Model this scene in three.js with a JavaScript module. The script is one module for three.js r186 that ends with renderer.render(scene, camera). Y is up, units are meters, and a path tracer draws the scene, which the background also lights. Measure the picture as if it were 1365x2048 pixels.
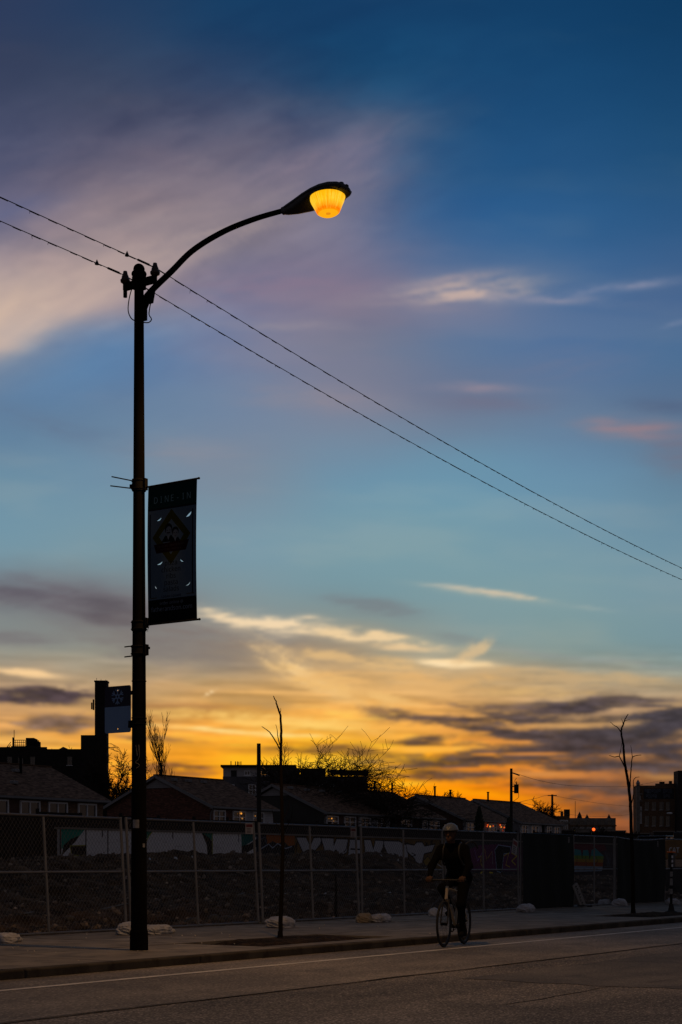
import * as THREE from 'three';
import { mergeGeometries, mergeVertices } from 'three/addons/utils/BufferGeometryUtils.js';
import { MarchingCubes } from 'three/addons/objects/MarchingCubes.js';
import { RoundedBoxGeometry } from 'three/addons/geometries/RoundedBoxGeometry.js';
import { TextGeometry } from 'three/addons/geometries/TextGeometry.js';
import { TessellateModifier } from 'three/addons/modifiers/TessellateModifier.js';
import { FontLoader } from 'three/addons/loaders/FontLoader.js';

// ---------------------------------------------------------------- camera, exposure
// World: x runs along the street (away, to the right), -z runs across it towards the lot, y is up.
const F = 3100, HYP = Math.hypot(2011, F), CT = F / HYP, ST = 2011 / HYP, EYE = 1.2;
const scene = new THREE.Scene();
const camera = new THREE.PerspectiveCamera(2 * Math.atan(1024 / F) * 180 / Math.PI, 1365 / 2048, 0.1, 6000);
camera.position.set(0, EYE, 0);
camera.lookAt(CT * 10, EYE, -ST * 10);
camera.setViewOffset(1365, 2048, 0, 1024 - 1731, 1365, 2048);   // a level camera with the lens shifted up
const renderer = new THREE.WebGLRenderer({ antialias: true });
renderer.setSize(682, 1024);
renderer.toneMapping = THREE.LinearToneMapping;
renderer.toneMappingExposure = 1;
renderer.shadowMap.enabled = true;

// ---------------------------------------------------------------- noise
const hash = (x, y) => { let h = Math.imul(x, 374761393) + Math.imul(y, 668265263) | 0; h = Math.imul(h ^ (h >>> 13), 1274126177); return ((h ^ (h >>> 16)) >>> 0) / 4294967296; };
function vn(x, y) {
  const xi = Math.floor(x), yi = Math.floor(y), fx = x - xi, fy = y - yi, u = fx * fx * fx * (fx * (fx * 6 - 15) + 10), v = fy * fy * fy * (fy * (fy * 6 - 15) + 10);
  const a = hash(xi, yi), b = hash(xi + 1, yi), c = hash(xi, yi + 1), d = hash(xi + 1, yi + 1);
  return a + (b - a) * u + (c - a) * v + (a - b - c + d) * u * v;
}
const fbm = (x, y, o = 4) => { let s = 0, a = 0.5, t = 0; for (let i = 0; i < o; i++) { s += a * vn(x, y); t += a; a *= 0.5; x = x * 2.03 + 17.7; y = y * 2.03 + 9.1; } return s / t; };
function rng(seed) { let a = seed * 7919 + 13 | 0; return () => { a = (a + 0x6d2b79f5) | 0; let t = Math.imul(a ^ (a >>> 15), 1 | a); t = (t + Math.imul(t ^ (t >>> 7), 61 | t)) ^ t; return ((t ^ (t >>> 14)) >>> 0) / 4294967296; }; }
const clamp = (x, a, b) => Math.min(b, Math.max(a, x)), lerp = (a, b, t) => a + (b - a) * t, sstep = (a, b, x) => { const t = clamp((x - a) / (b - a), 0, 1); return t * t * (3 - 2 * t); };
const lin = (c) => { c /= 255; return c <= 0.04045 ? c / 12.92 : ((c + 0.055) / 1.055) ** 2.4; };

// ---------------------------------------------------------------- sky: afterglow of a sun that has just set ahead of the camera
// Air colours (sRGB) on a grid of directions; columns and rows are degrees from the view axis and above the horizon written as gnomonic units
const GX = [0, 230, 460, 690, 920, 1150, 1365], GY = [0, 150, 300, 450, 600, 700, 800, 950, 1100, 1200, 1300, 1400, 1450, 1500, 1600, 1700];
const GC = [
  [[45, 60, 91], [36, 61, 95], [24, 62, 100], [22, 62, 102], [20, 62, 102], [18, 61, 101], [16, 58, 96]],
  [[56, 66, 93], [58, 71, 98], [48, 71, 104], [31, 72, 110], [26, 71, 113], [24, 70, 112], [23, 67, 107]],
  [[80, 85, 112], [90, 90, 112], [92, 94, 117], [84, 94, 124], [38, 82, 126], [34, 80, 124], [32, 77, 118]],
  [[108, 107, 133], [128, 119, 131], [130, 121, 134], [110, 112, 138], [56, 97, 143], [49, 94, 140], [46, 88, 132]],
  [[165, 150, 152], [146, 137, 148], [116, 119, 147], [118, 114, 138], [100, 115, 148], [74, 106, 148], [72, 102, 143]],
  [[130, 142, 162], [100, 128, 164], [111, 126, 158], [119, 123, 144], [95, 118, 151], [82, 113, 153], [76, 110, 148]],
  [[98, 125, 155], [100, 126, 156], [111, 131, 159], [122, 129, 150], [108, 121, 146], [97, 121, 151], [88, 113, 144]],
  [[107, 141, 163], [112, 142, 164], [122, 138, 156], [111, 145, 167], [107, 147, 170], [104, 141, 167], [99, 131, 155]],
  [[117, 149, 164], [121, 149, 161], [121, 151, 166], [121, 154, 166], [119, 154, 166], [117, 151, 166], [111, 145, 163]],
  [[122, 132, 136], [124, 128, 130], [130, 146, 150], [123, 149, 155], [125, 154, 160], [125, 154, 160], [120, 149, 160]],
  [[142, 145, 136], [148, 146, 133], [148, 139, 126], [160, 147, 124], [142, 152, 144], [130, 150, 148], [124, 147, 149]],
  [[176, 140, 102], [190, 150, 100], [206, 156, 90], [228, 172, 98], [212, 162, 100], [178, 146, 110], [176, 147, 112]],
  [[204, 150, 88], [222, 155, 74], [236, 160, 62], [250, 176, 70], [228, 160, 80], [190, 144, 94], [168, 134, 98]],
  [[226, 162, 76], [246, 164, 54], [252, 164, 40], [255, 178, 38], [244, 152, 46], [190, 124, 66], [160, 112, 72]],
  [[216, 134, 50], [240, 138, 34], [252, 144, 18], [255, 156, 8], [244, 128, 8], [168, 96, 44], [128, 82, 54]],
  [[190, 110, 48], [212, 116, 36], [232, 124, 22], [240, 126, 14], [212, 106, 24], [158, 84, 42], [118, 74, 54]]];
// Clouds: [x, y, half length, soft height above, soft height below, tilt, r, g, b, cover, raggedness]
const CLOUDS = [
  [60, 655, 330, 120, 34, -26, 208, 182, 167, 0.8, 0.35], [-40, 640, 150, 90, 40, -22, 222, 192, 168, 0.6, 0.4], [150, 745, 150, 40, 60, -24, 90, 130, 170, 0.5, 0.1],
  [350, 400, 380, 110, 110, -16, 146, 130, 138, 0.45, 0.65], [240, 320, 300, 60, 60, -8, 100, 95, 116, 0.4, 0.6], [590, 335, 190, 40, 34, -20, 134, 121, 137, 0.45, 0.7], [715, 305, 80, 46, 70, -28, 124, 117, 140, 0.45, 0.4],
  [330, 505, 330, 44, 40, -20, 172, 153, 150, 0.5, 0.7], [30, 430, 110, 40, 20, -14, 92, 100, 136, 0.4, 0.4], [560, 570, 180, 40, 40, -2, 138, 119, 140, 0.45, 0.6], [570, 652, 110, 9, 9, 3, 156, 145, 154, 0.5, 0.6],
  [640, 800, 150, 34, 18, 2, 146, 136, 147, 0.5, 0.5], [350, 905, 120, 26, 30, 2, 146, 142, 151, 0.45, 0.4], [130, 860, 170, 26, 30, 14, 98, 116, 142, 0.4, 0.4], [600, 720, 200, 60, 50, 4, 124, 124, 148, 0.35, 0.5],
  [930, 586, 125, 26, 20, -4, 196, 172, 163, 0.85, 0.75], [900, 562, 100, 12, 10, -10, 158, 146, 155, 0.6, 0.7], [1090, 598, 130, 9, 8, 2, 150, 146, 163, 0.6, 0.6], [1255, 576, 110, 12, 9, -9, 146, 146, 168, 0.6, 0.6], [1358, 647, 32, 4, 4, -16, 140, 146, 172, 0.45, 0.4], [780, 610, 200, 16, 14, 2, 140, 130, 145, 0.4, 0.6],
  [985, 776, 85, 9, 7, 2, 172, 145, 152, 0.6, 0.5], [985, 800, 120, 16, 24, 2, 112, 112, 134, 0.55, 0.4], [1270, 858, 95, 20, 18, 6, 166, 128, 131, 0.7, 0.5], [1350, 905, 70, 40, 40, 10, 118, 110, 126, 0.55, 0.4], [1330, 812, 80, 16, 16, 4, 78, 94, 124, 0.5, 0.3], [1120, 735, 160, 40, 30, -8, 108, 118, 146, 0.35, 0.5],
  [130, 1195, 220, 34, 40, 9, 106, 98, 106, 0.75, 0.45], [30, 1190, 90, 20, 28, 6, 92, 86, 96, 0.6, 0.4], [215, 1215, 90, 24, 36, 12, 86, 80, 88, 0.65, 0.4], [20, 1276, 110, 18, 20, 4, 118, 112, 114, 0.6, 0.4],
  [450, 1275, 220, 34, 44, 8, 128, 114, 108, 0.65, 0.5], [300, 1290, 200, 30, 30, 8, 122, 112, 110, 0.45, 0.5], [740, 1214, 100, 18, 20, 8, 118, 120, 125, 0.5, 0.4], [560, 1300, 150, 18, 20, 5, 150, 132, 112, 0.5, 0.5],
  [540, 1242, 150, 15, 22, 7, 244, 216, 176, 1, 0.65], [720, 1276, 160, 13, 16, 8, 240, 208, 160, 0.95, 0.65], [800, 1297, 70, 7, 7, 3, 236, 200, 150, 0.7, 0.5],
  [985, 1187, 118, 6, 10, 7, 210, 193, 166, 0.9, 0.4], [900, 1176, 60, 5, 5, 5, 178, 180, 170, 0.5, 0.4], [1185, 1215, 50, 4, 4, 5, 160, 172, 168, 0.4, 0.4], [930, 1280, 70, 10, 10, 6, 132, 138, 136, 0.5, 0.4],
  [600, 1340, 120, 26, 24, 30, 242, 204, 146, 0.95, 0.6], [700, 1322, 180, 16, 18, 6, 230, 188, 128, 0.75, 0.7], [690, 1378, 150, 24, 28, 16, 240, 190, 116, 0.85, 0.6], [830, 1366, 260, 24, 26, 3, 232, 180, 112, 0.65, 0.6],
  [925, 1333, 80, 10, 8, 5, 254, 219, 164, 1, 0.35], [900, 1331, 50, 6, 5, 4, 255, 226, 178, 0.8, 0.2], [950, 1308, 46, 22, 14, -32, 228, 192, 142, 0.65, 0.6], [1150, 1355, 220, 14, 18, 2, 208, 172, 122, 0.6, 0.6], [1090, 1385, 120, 12, 12, 0, 222, 180, 116, 0.6, 0.6],
  [40, 1349, 82, 9, 7, 3, 250, 208, 152, 1, 0.25], [90, 1387, 125, 13, 17, -3, 78, 64, 70, 0.95, 0.35], [-10, 1396, 110, 13, 13, -2, 80, 67, 70, 0.8, 0.4], [60, 1418, 150, 10, 10, 0, 206, 158, 104, 0.6, 0.5], [85, 1452, 130, 15, 13, -8, 136, 108, 92, 0.75, 0.6], [330, 1476, 110, 6, 7, 3, 150, 108, 70, 0.6, 0.5], [30, 1508, 120, 8, 9, 1, 150, 110, 72, 0.6, 0.5], [155, 1448, 46, 16, 16, -40, 128, 102, 88, 0.55, 0.5], [40, 1480, 140, 10, 10, 2, 226, 168, 84, 0.6, 0.6],
  [360, 1374, 140, 10, 10, 2, 196, 156, 106, 0.5, 0.5], [345, 1411, 120, 9, 11, 5, 176, 124, 76, 0.65, 0.5], [520, 1408, 120, 12, 14, 4, 186, 146, 92, 0.6, 0.5], [500, 1437, 280, 12, 12, 4, 255, 206, 112, 0.75, 0.6], [480, 1461, 200, 4, 5, 4, 255, 222, 140, 0.9, 0.4], [640, 1452, 130, 11, 12, 2, 255, 208, 110, 0.8, 0.6], [440, 1490, 180, 9, 9, 3, 226, 158, 56, 0.5, 0.6],
  [370, 1541, 100, 10, 11, 2, 142, 92, 54, 0.85, 0.5], [330, 1520, 120, 8, 8, 2, 228, 150, 50, 0.5, 0.5], [425, 1387, 11, 2.2, 2.2, -28, 255, 220, 166, 1, 0],
  [670, 1530, 230, 40, 50, 0, 255, 178, 26, 0.9, 0.3], [670, 1522, 130, 18, 24, 0, 255, 196, 48, 1, 0.3], [640, 1494, 140, 10, 12, 2, 152, 104, 52, 0.75, 0.5], [560, 1505, 90, 7, 8, 2, 190, 128, 48, 0.5, 0.5],
  [1140, 1408, 90, 12, 16, -3, 70, 61, 68, 0.95, 0.4], [890, 1441, 130, 7, 9, 1, 82, 66, 66, 0.95, 0.35], [1035, 1432, 110, 10, 12, 4, 108, 88, 82, 0.75, 0.5], [1230, 1468, 170, 26, 26, 0, 58, 55, 66, 0.95, 0.3], [1335, 1440, 90, 26, 30, 0, 64, 60, 68, 0.9, 0.4], [990, 1464, 160, 12, 14, 6, 88, 72, 72, 0.9, 0.4], [835, 1478, 66, 9, 9, -3, 84, 64, 58, 0.95, 0.3],
  [910, 1518, 190, 14, 20, -4, 84, 64, 60, 0.95, 0.35], [1080, 1494, 170, 18, 24, -1, 76, 65, 70, 0.9, 0.4], [1250, 1530, 170, 15, 16, 0, 84, 72, 75, 0.85, 0.4], [1010, 1552, 220, 10, 12, 1, 112, 80, 66, 0.75, 0.5], [800, 1553, 80, 5, 6, 0, 150, 92, 42, 0.7, 0.4], [1200, 1590, 230, 26, 26, 0, 98, 76, 68, 0.55, 0.4],
  [1190, 1485, 270, 48, 56, 0, 80, 70, 72, 0.66, 0.3], [1000, 1528, 250, 30, 30, 0, 98, 74, 64, 0.5, 0.3], [760, 1425, 90, 6, 7, 5, 140, 104, 78, 0.6, 0.4], [960, 1410, 120, 6, 7, 3, 130, 102, 84, 0.6, 0.4], [1250, 1395, 120, 7, 8, 1, 118, 98, 88, 0.7, 0.4], [740, 1500, 60, 7, 8, -2, 120, 82, 50, 0.7, 0.4], [1330, 1500, 90, 20, 20, 0, 66, 60, 68, 0.9, 0.3], [1130, 1575, 160, 9, 10, 0, 104, 76, 66, 0.8, 0.4], [1300, 1585, 140, 14, 16, 0, 92, 72, 68, 0.8, 0.4], [880, 1556, 110, 7, 7, 2, 122, 78, 46, 0.75, 0.4], [1230, 1618, 160, 12, 12, 0, 110, 76, 60, 0.6, 0.4],
  [865, 1497, 120, 6, 8, -1, 255, 184, 70, 0.95, 0.4], [760, 1470, 90, 9, 10, 4, 252, 184, 84, 0.6, 0.5], [1140, 1449, 110, 5, 7, -1, 212, 160, 98, 0.8, 0.5], [1060, 1547, 100, 6, 8, 2, 210, 138, 72, 0.8, 0.5], [1320, 1551, 50, 6, 7, 0, 176, 124, 72, 0.8, 0.4], [1255, 1508, 70, 3, 4, 2, 206, 150, 90, 0.6, 0.4], [1180, 1428, 70, 3, 4, -6, 170, 136, 104, 0.6, 0.4],
  [900, 1586, 170, 14, 20, 6, 255, 156, 8, 0.9, 0.35], [812, 1568, 46, 4, 4, 0, 255, 190, 44, 0.9, 0.3], [860, 1604, 210, 18, 30, 3, 255, 138, 2, 0.95, 0.2], [905, 1463, 90, 3, 4, 1, 236, 160, 74, 0.85, 0.5], [985, 1482, 80, 3, 4, 2, 220, 142, 66, 0.8, 0.5], [1050, 1507, 90, 3, 4, -1, 214, 138, 68, 0.75, 0.5], [800, 1456, 90, 4, 5, 3, 252, 180, 80, 0.8, 0.5], [955, 1538, 100, 4, 5, 1, 226, 132, 48, 0.8, 0.5], [1180, 1555, 80, 3, 4, 1, 176, 116, 70, 0.7, 0.5], [1290, 1478, 60, 3, 3, 2, 140, 112, 92, 0.6, 0.4], [760, 1530, 60, 4, 5, -2, 255, 170, 40, 0.8, 0.4], [1040, 1616, 100, 9, 14, 5, 252, 142, 20, 0.75, 0.4]];
for (const c of CLOUDS) { c.dark = c[1] > 1370 && c[6] < 160; c.gap = c[1] > 1400 && c[6] > 160; if (c.dark) { c[2] *= 1.15; c[3] *= 1.45; c[4] *= 1.45; } c.cs = Math.cos(c[5] * Math.PI / 180); c.sn = Math.sin(c[5] * Math.PI / 180); c.rad = 2.4 * Math.max(c[2], c[3], c[4]); }
const cr = (a, b, c, d, t) => b + 0.5 * t * (c - a + t * (2 * a - 5 * b + 4 * c - d + t * (3 * (b - c) + d - a)));
function gridIndex(list, x) { let i = 0; while (i < list.length - 2 && x > list[i + 1]) i++; return clamp(i + (x - list[i]) / (list[i + 1] - list[i]), 0, list.length - 1.0001); }
function airAt(x, y, out) {
  const gx = gridIndex(GX, x), gy = gridIndex(GY, y), ix = Math.floor(gx), iy = Math.floor(gy), tx = gx - ix, ty = gy - iy, R = (i) => GC[clamp(i, 0, GC.length - 1)], C = (r, i, k) => r[clamp(i, 0, 6)][k];
  for (let k = 0; k < 3; k++) {
    const row = (i) => { const r = R(i); return cr(C(r, ix - 1, k), C(r, ix, k), C(r, ix + 1, k), C(r, ix + 2, k), tx); };
    out[k] = clamp(cr(row(iy - 1), row(iy), row(iy + 1), row(iy + 2), ty), 0, 255);
  }
}
// dusk far from the afterglow: unseen sky greyed and brightened to fill the scene, warmer towards where the sun went down
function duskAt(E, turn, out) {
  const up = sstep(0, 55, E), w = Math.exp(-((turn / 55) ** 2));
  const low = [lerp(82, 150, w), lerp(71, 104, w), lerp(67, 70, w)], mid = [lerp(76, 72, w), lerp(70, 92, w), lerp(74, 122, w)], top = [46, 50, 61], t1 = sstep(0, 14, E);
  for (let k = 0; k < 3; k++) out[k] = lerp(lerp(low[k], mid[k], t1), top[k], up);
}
function skyAt(A, E, out) {          // degrees to the right of the view axis, degrees above the horizon
  const A0 = clamp(A, -13.5, 13.5) * Math.PI / 180, E0 = clamp(E, -1, 34) * Math.PI / 180;
  let x = 682.5 + F * Math.tan(A0) + (A * Math.PI / 180 - A0) * F * 1.05, y = 1731 - F * Math.tan(E0) / Math.cos(A0) - (E * Math.PI / 180 - E0) * F * 1.3;
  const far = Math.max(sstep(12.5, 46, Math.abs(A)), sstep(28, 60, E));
  const wx = (fbm(x / 170, y / 60, 3) - 0.5) * 90 + (fbm(x / 45 + 7, y / 16, 3) - 0.5) * 26, wy = (fbm(x / 240 + 31, y / 70, 3) - 0.5) * 26 + (fbm(x / 70 + 3, y / 20 + 50, 3) - 0.5) * 9;
  airAt(x + wx * 0.6, y + wy * 1.1, out);
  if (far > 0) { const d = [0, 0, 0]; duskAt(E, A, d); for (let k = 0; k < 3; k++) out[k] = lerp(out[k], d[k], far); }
  // thin high cloud everywhere
  const st = fbm(x / 420 + y / 900, y / 95 - x / 1500 + 20, 5), m = sstep(0.5, 0.78, st) * 0.24 * sstep(-1, 6, E), warm = 1 - far;
  out[0] = lerp(out[0], lerp(62, Math.min(255, out[0] * 1.1 + 26), warm), m); out[1] = lerp(out[1], lerp(62, Math.min(255, out[1] * 1.02 + 14), warm), m); out[2] = lerp(out[2], lerp(80, out[2] * 0.96 + 8, warm), m);
  { // fine combed texture of the low cloud
    const k = 1 + (fbm(x / 120 + 5, (y - x * 0.03) / 9, 4) - 0.5) * 0.5 * sstep(8.4, 6, E); out[0] = Math.min(255, out[0] * k); out[1] = Math.min(255, out[1] * k); out[2] = Math.min(255, out[2] * k);
  }
  if (x < -700 || x > 2100 || y < -300) return;
  { // combed texture inside the big mauve cloud
    const q = ((x - 330) / 460) ** 2 + ((y - 390 + (x - 330) * 0.3) / 230) ** 2, s = x * 0.94 - y * 0.34, t = x * 0.34 + y * 0.94, n = fbm(s / 150 + wx / 60, t / 66 + wy / 40, 5) - 0.5, n2 = fbm(s / 420 + 9, t / 130, 3) - 0.5, n3 = fbm(s / 62 + wx / 50, t / 15 + 3, 4) - 0.5, k = 1 + (n * 0.42 + n2 * 0.5 + n3 * 0.2) * Math.exp(-q * 0.8);
    out[0] *= k; out[1] *= 1 + (k - 1) * 0.85; out[2] *= 1 + (k - 1) * 0.55;
  }
  let D = 0, dw = 0, dr = 0, dg = 0, db = 0;
  for (const c of CLOUDS) {
    const soft = c.dark || c.gap, dx0 = x + wx * (soft ? 0.5 : 0.35) - c[0], dy0 = y + wy * (c[3] < 8 ? 0.35 : 0.8) - c[1];
    if (Math.abs(dx0) > c.rad || Math.abs(dy0) > c.rad) continue;
    const dx = (dx0 * c.cs + dy0 * c.sn) / c[2], dv = -dx0 * c.sn + dy0 * c.cs, dy = dv / (dv < 0 ? c[3] : c[4]), e = dx * dx + dy * dy;
    if (e > 6) continue;
    let a = Math.exp(-e * 1.05);
    if (c.dark) { a = clamp(a * c[9], 0, 0.97); D = Math.max(D, a) + 0.22 * Math.min(D, a) * (1 - D); dw += a; dr += a * c[6]; dg += a * c[7]; db += a * c[8]; continue; }
    if (c.gap) D *= 1 - clamp(a * c[9], 0, 0.97);
    if (c[10] > 0) { const big = c[3] > 60, n = fbm(dx * c[2] / (big ? 120 : 62) + c[0] * 0.37 + wx / 120, dv / (big ? 52 : 8.5) + c[1] * 0.21 + dx * 1.3, 4); a *= lerp(1, clamp((n - 0.28) * 2.7, 0, 1.35), c[10]); }
    if (c[1] > 1000 && c[3] < 32 && c[10] > 0) { const n2 = fbm(x / 34 + c[1], (y + x * 0.04) / 6.5 + c[0], 3); a = clamp(a * (1 + (n2 - 0.5) * 1.5 * c[10]), 0, 1); a = lerp(a, sstep(0.08, 0.8, a), 0.6); }
    a = clamp(a * c[9] * 1.15, 0, 0.98);
    out[0] = lerp(out[0], c[6], a); out[1] = lerp(out[1], c[7], a); out[2] = lerp(out[2], c[8], a);
  }
  if (dw > 0.01) { // torn dark cloud: cover from the strokes, edges and rifts from noise
    const n = fbm((x + wx) / 125 + 3, (y + wy * 1.4 - x * 0.02) / 13.5, 5) - 0.5, n2 = fbm((x + wx * 0.5) / 36 + 8, (y + wy) / 6.5, 4) - 0.5, al = sstep(0.16, 0.9, D + (n * 1.5 + n2 * 0.85) * Math.min(1, D * 2.2) * (1 - 0.35 * D)) * 0.95, lit = 0.9 + n2 * 0.85;
    out[0] = lerp(out[0], clamp(dr / dw * lit, 0, 255), al); out[1] = lerp(out[1], clamp(dg / dw * lit, 0, 255), al); out[2] = lerp(out[2], clamp(db / dw * lit, 0, 255), al);
  }
}
{
  const W = 4096, H = 2048, data = new Float32Array(W * H * 4), AF = Math.atan2(-ST, CT) * 180 / Math.PI, c = [0, 0, 0], SW = 512, SH = 256, small = new Float32Array(SW * SH * 3);
  const turnOf = (u) => { let a = (u - 0.5) * 360 - AF; while (a > 180) a -= 360; while (a < -180) a += 360; return a; };
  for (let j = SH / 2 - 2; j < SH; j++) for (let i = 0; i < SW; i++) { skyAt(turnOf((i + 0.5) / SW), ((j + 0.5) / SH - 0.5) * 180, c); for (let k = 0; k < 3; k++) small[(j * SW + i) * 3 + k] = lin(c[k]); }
  for (let j = H / 2 - 8; j < H; j++) {
    const E = ((j + 0.5) / H - 0.5) * 180;
    for (let i = 0; i < W; i++) {
      const A = turnOf((i + 0.5) / W), o = (j * W + i) * 4;
      if (Math.abs(A) < 15.5 && E < 33) { skyAt(A, E, c); for (let k = 0; k < 3; k++) data[o + k] = lin(c[k]); } else {
        const fx = (i + 0.5) / W * SW - 0.5, fy = Math.min(SH - 1.001, (j + 0.5) / H * SH - 0.5), x0 = Math.floor(fx), y0 = Math.floor(fy), tx = fx - x0, ty = fy - y0, xa = (x0 + SW) % SW, xb = (x0 + 1) % SW;
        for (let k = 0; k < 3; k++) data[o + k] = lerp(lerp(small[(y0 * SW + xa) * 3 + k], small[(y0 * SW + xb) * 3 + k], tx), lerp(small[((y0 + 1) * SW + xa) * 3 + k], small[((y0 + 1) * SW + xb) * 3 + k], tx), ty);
      }
      data[o + 3] = 1;
    }
  }
  for (let o = 0; o < (H / 2 - 8) * W * 4; o += 4) { data[o] = 0.02; data[o + 1] = 0.017; data[o + 2] = 0.016; data[o + 3] = 1; }
  const sky = new THREE.DataTexture(data, W, H, THREE.RGBAFormat, THREE.FloatType);
  sky.mapping = THREE.EquirectangularReflectionMapping; sky.magFilter = THREE.LinearFilter; sky.colorSpace = THREE.LinearSRGBColorSpace; sky.needsUpdate = true;
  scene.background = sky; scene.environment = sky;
}
// the last of the sun, hardly above the roofs
const sun = new THREE.DirectionalLight(new THREE.Color(1, 0.55, 0.22), 0.12);
sun.name = 'sun'; sun.position.set(CT * 200, 11, -ST * 200); sun.target.position.set(CT * 30, 0, -ST * 30);
sun.castShadow = true; sun.shadow.radius = 12; Object.assign(sun.shadow.camera, { left: -80, right: 80, top: 60, bottom: -60, near: 1, far: 500 });
scene.add(sun, sun.target);

// ---------------------------------------------------------------- placing helpers
const V3 = (x, y, z) => new THREE.Vector3(x, y, z);
const world = (u, y, v) => V3(u, y, -v);
// a point seen at (px, py) of the 1365 x 2048 photograph and d metres ahead
function P(px, py, d) { const xc = (px - 682.5) * d / F; return world(CT * d + ST * xc, EYE - (py - 1731) * d / F, ST * d - CT * xc); }
const depthAtV = (px, v) => v / (ST - CT * (px - 682.5) / F);
const PV = (px, py, v) => P(px, py, depthAtV(px, v));
const G = (px, py, h = 0.1) => P(px, py, F * (EYE - h) / (py - 1731));
const uAt = (px, v) => PV(px, 1731, v).x;

// ---------------------------------------------------------------- geometry helpers
function clean(g) {
  g = g.index ? g.toNonIndexed() : g;
  for (const k of Object.keys(g.attributes)) if (!['position', 'normal', 'uv', 'color'].includes(k)) g.deleteAttribute(k);
  if (!g.attributes.normal) g.computeVertexNormals();
  if (!g.attributes.uv) g.setAttribute('uv', new THREE.BufferAttribute(new Float32Array(g.attributes.position.count * 2), 2));
  return g;
}
const merge = (list) => list.length === 1 ? list[0] : mergeGeometries(list.map(clean));
function uvMetres(g, s = 1) {                       // box projection, uv in metres
  g = clean(g); const p = g.attributes.position, n = g.attributes.normal, uv = g.attributes.uv;
  for (let i = 0; i < p.count; i++) {
    const ax = Math.abs(n.getX(i)), ay = Math.abs(n.getY(i)), az = Math.abs(n.getZ(i));
    if (ay >= ax && ay >= az) uv.setXY(i, p.getX(i) / s, p.getZ(i) / s); else if (ax >= az) uv.setXY(i, p.getZ(i) / s, p.getY(i) / s); else uv.setXY(i, p.getX(i) / s, p.getY(i) / s);
  }
  return g;
}
const box = (w, h, d, x = 0, y = 0, z = 0) => new THREE.BoxGeometry(w, h, d).translate(x, y, z);
const rbox = (w, h, d, r, x = 0, y = 0, z = 0, seg = 2) => new RoundedBoxGeometry(w, h, d, seg, r).translate(x, y, z);
function bar(a, b, r0, r1 = r0, n = 8, open = false) {
  const d = b.clone().sub(a), g = new THREE.CylinderGeometry(r1, r0, d.length(), n, 1, open);
  return g.applyQuaternion(new THREE.Quaternion().setFromUnitVectors(V3(0, 1, 0), d.normalize())).translate((a.x + b.x) / 2, (a.y + b.y) / 2, (a.z + b.z) / 2);
}
function limb(pts, rad, n = 6) {                     // tapered tube through points
  const pos = [], idx = [], nor = [], m = pts.length;
  let side = null;
  for (let i = 0; i < m; i++) {
    const t = pts[Math.min(i + 1, m - 1)].clone().sub(pts[Math.max(i - 1, 0)]).normalize();
    if (!side) side = Math.abs(t.y) < 0.9 ? V3(0, 1, 0).cross(t).normalize() : V3(1, 0, 0).cross(t).normalize();
    side = side.clone().sub(t.clone().multiplyScalar(side.dot(t))).normalize();
    const up = t.clone().cross(side), r = rad[i];
    for (let k = 0; k < n; k++) { const a = k / n * Math.PI * 2, c = Math.cos(a), s = Math.sin(a), nx = side.x * c + up.x * s, ny = side.y * c + up.y * s, nz = side.z * c + up.z * s; pos.push(pts[i].x + nx * r, pts[i].y + ny * r, pts[i].z + nz * r); nor.push(nx, ny, nz); }
    if (i) for (let k = 0; k < n; k++) { const a = (i - 1) * n + k, b = (i - 1) * n + (k + 1) % n, c = a + n, d = b + n; idx.push(a, b, c, b, d, c); }
  }
  const cap = (o, at) => { pos.push(at.x, at.y, at.z); nor.push(0, 1, 0); const q = pos.length / 3 - 1; for (let k = 0; k < n; k++) idx.push(o + k, o + (k + 1) % n, q); };
  cap(0, pts[0]); cap((m - 1) * n, pts[m - 1]);
  const g = new THREE.BufferGeometry(); g.setAttribute('position', new THREE.Float32BufferAttribute(pos, 3)); g.setAttribute('normal', new THREE.Float32BufferAttribute(nor, 3)); g.setIndex(idx);
  return clean(g);
}
const tube = (pts, r, n = 6, seg = 24) => { const c = new THREE.CatmullRomCurve3(pts).getPoints(seg); return limb(c, c.map(() => r), n); };

// ---------------------------------------------------------------- naming
const taken = new Map();
function numbered(name) { const n = taken.get(name) ?? 0; taken.set(name, n + 1); return n ? name + '_' + String(n).padStart(3, '0') : name; }
function tag(o, label, category, group, kind) { if (label) o.userData.label = label; if (category) o.userData.category = category; if (group) o.userData.group = group; if (kind) o.userData.kind = kind; return o; }
function thing(name, label, category, at = V3(0, 0, 0), turn = 0, group) { const o = new THREE.Group(); o.name = numbered(name); o.position.copy(at); o.rotation.y = turn; scene.add(o); return tag(o, label, category, group); }
function part(name, geo, mat, parent) { const m = new THREE.Mesh(Array.isArray(geo) ? merge(geo) : geo, mat); m.name = name; m.castShadow = m.receiveShadow = true; parent.add(m); return m; }
function solo(name, geo, mat, label, category, group, kind) { const m = part(numbered(name), geo, mat, scene); return tag(m, label, category, group, kind); }
function structure(name, geo, mat) { return tag(part(numbered(name), geo, mat, scene), null, null, null, 'structure'); }

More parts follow.
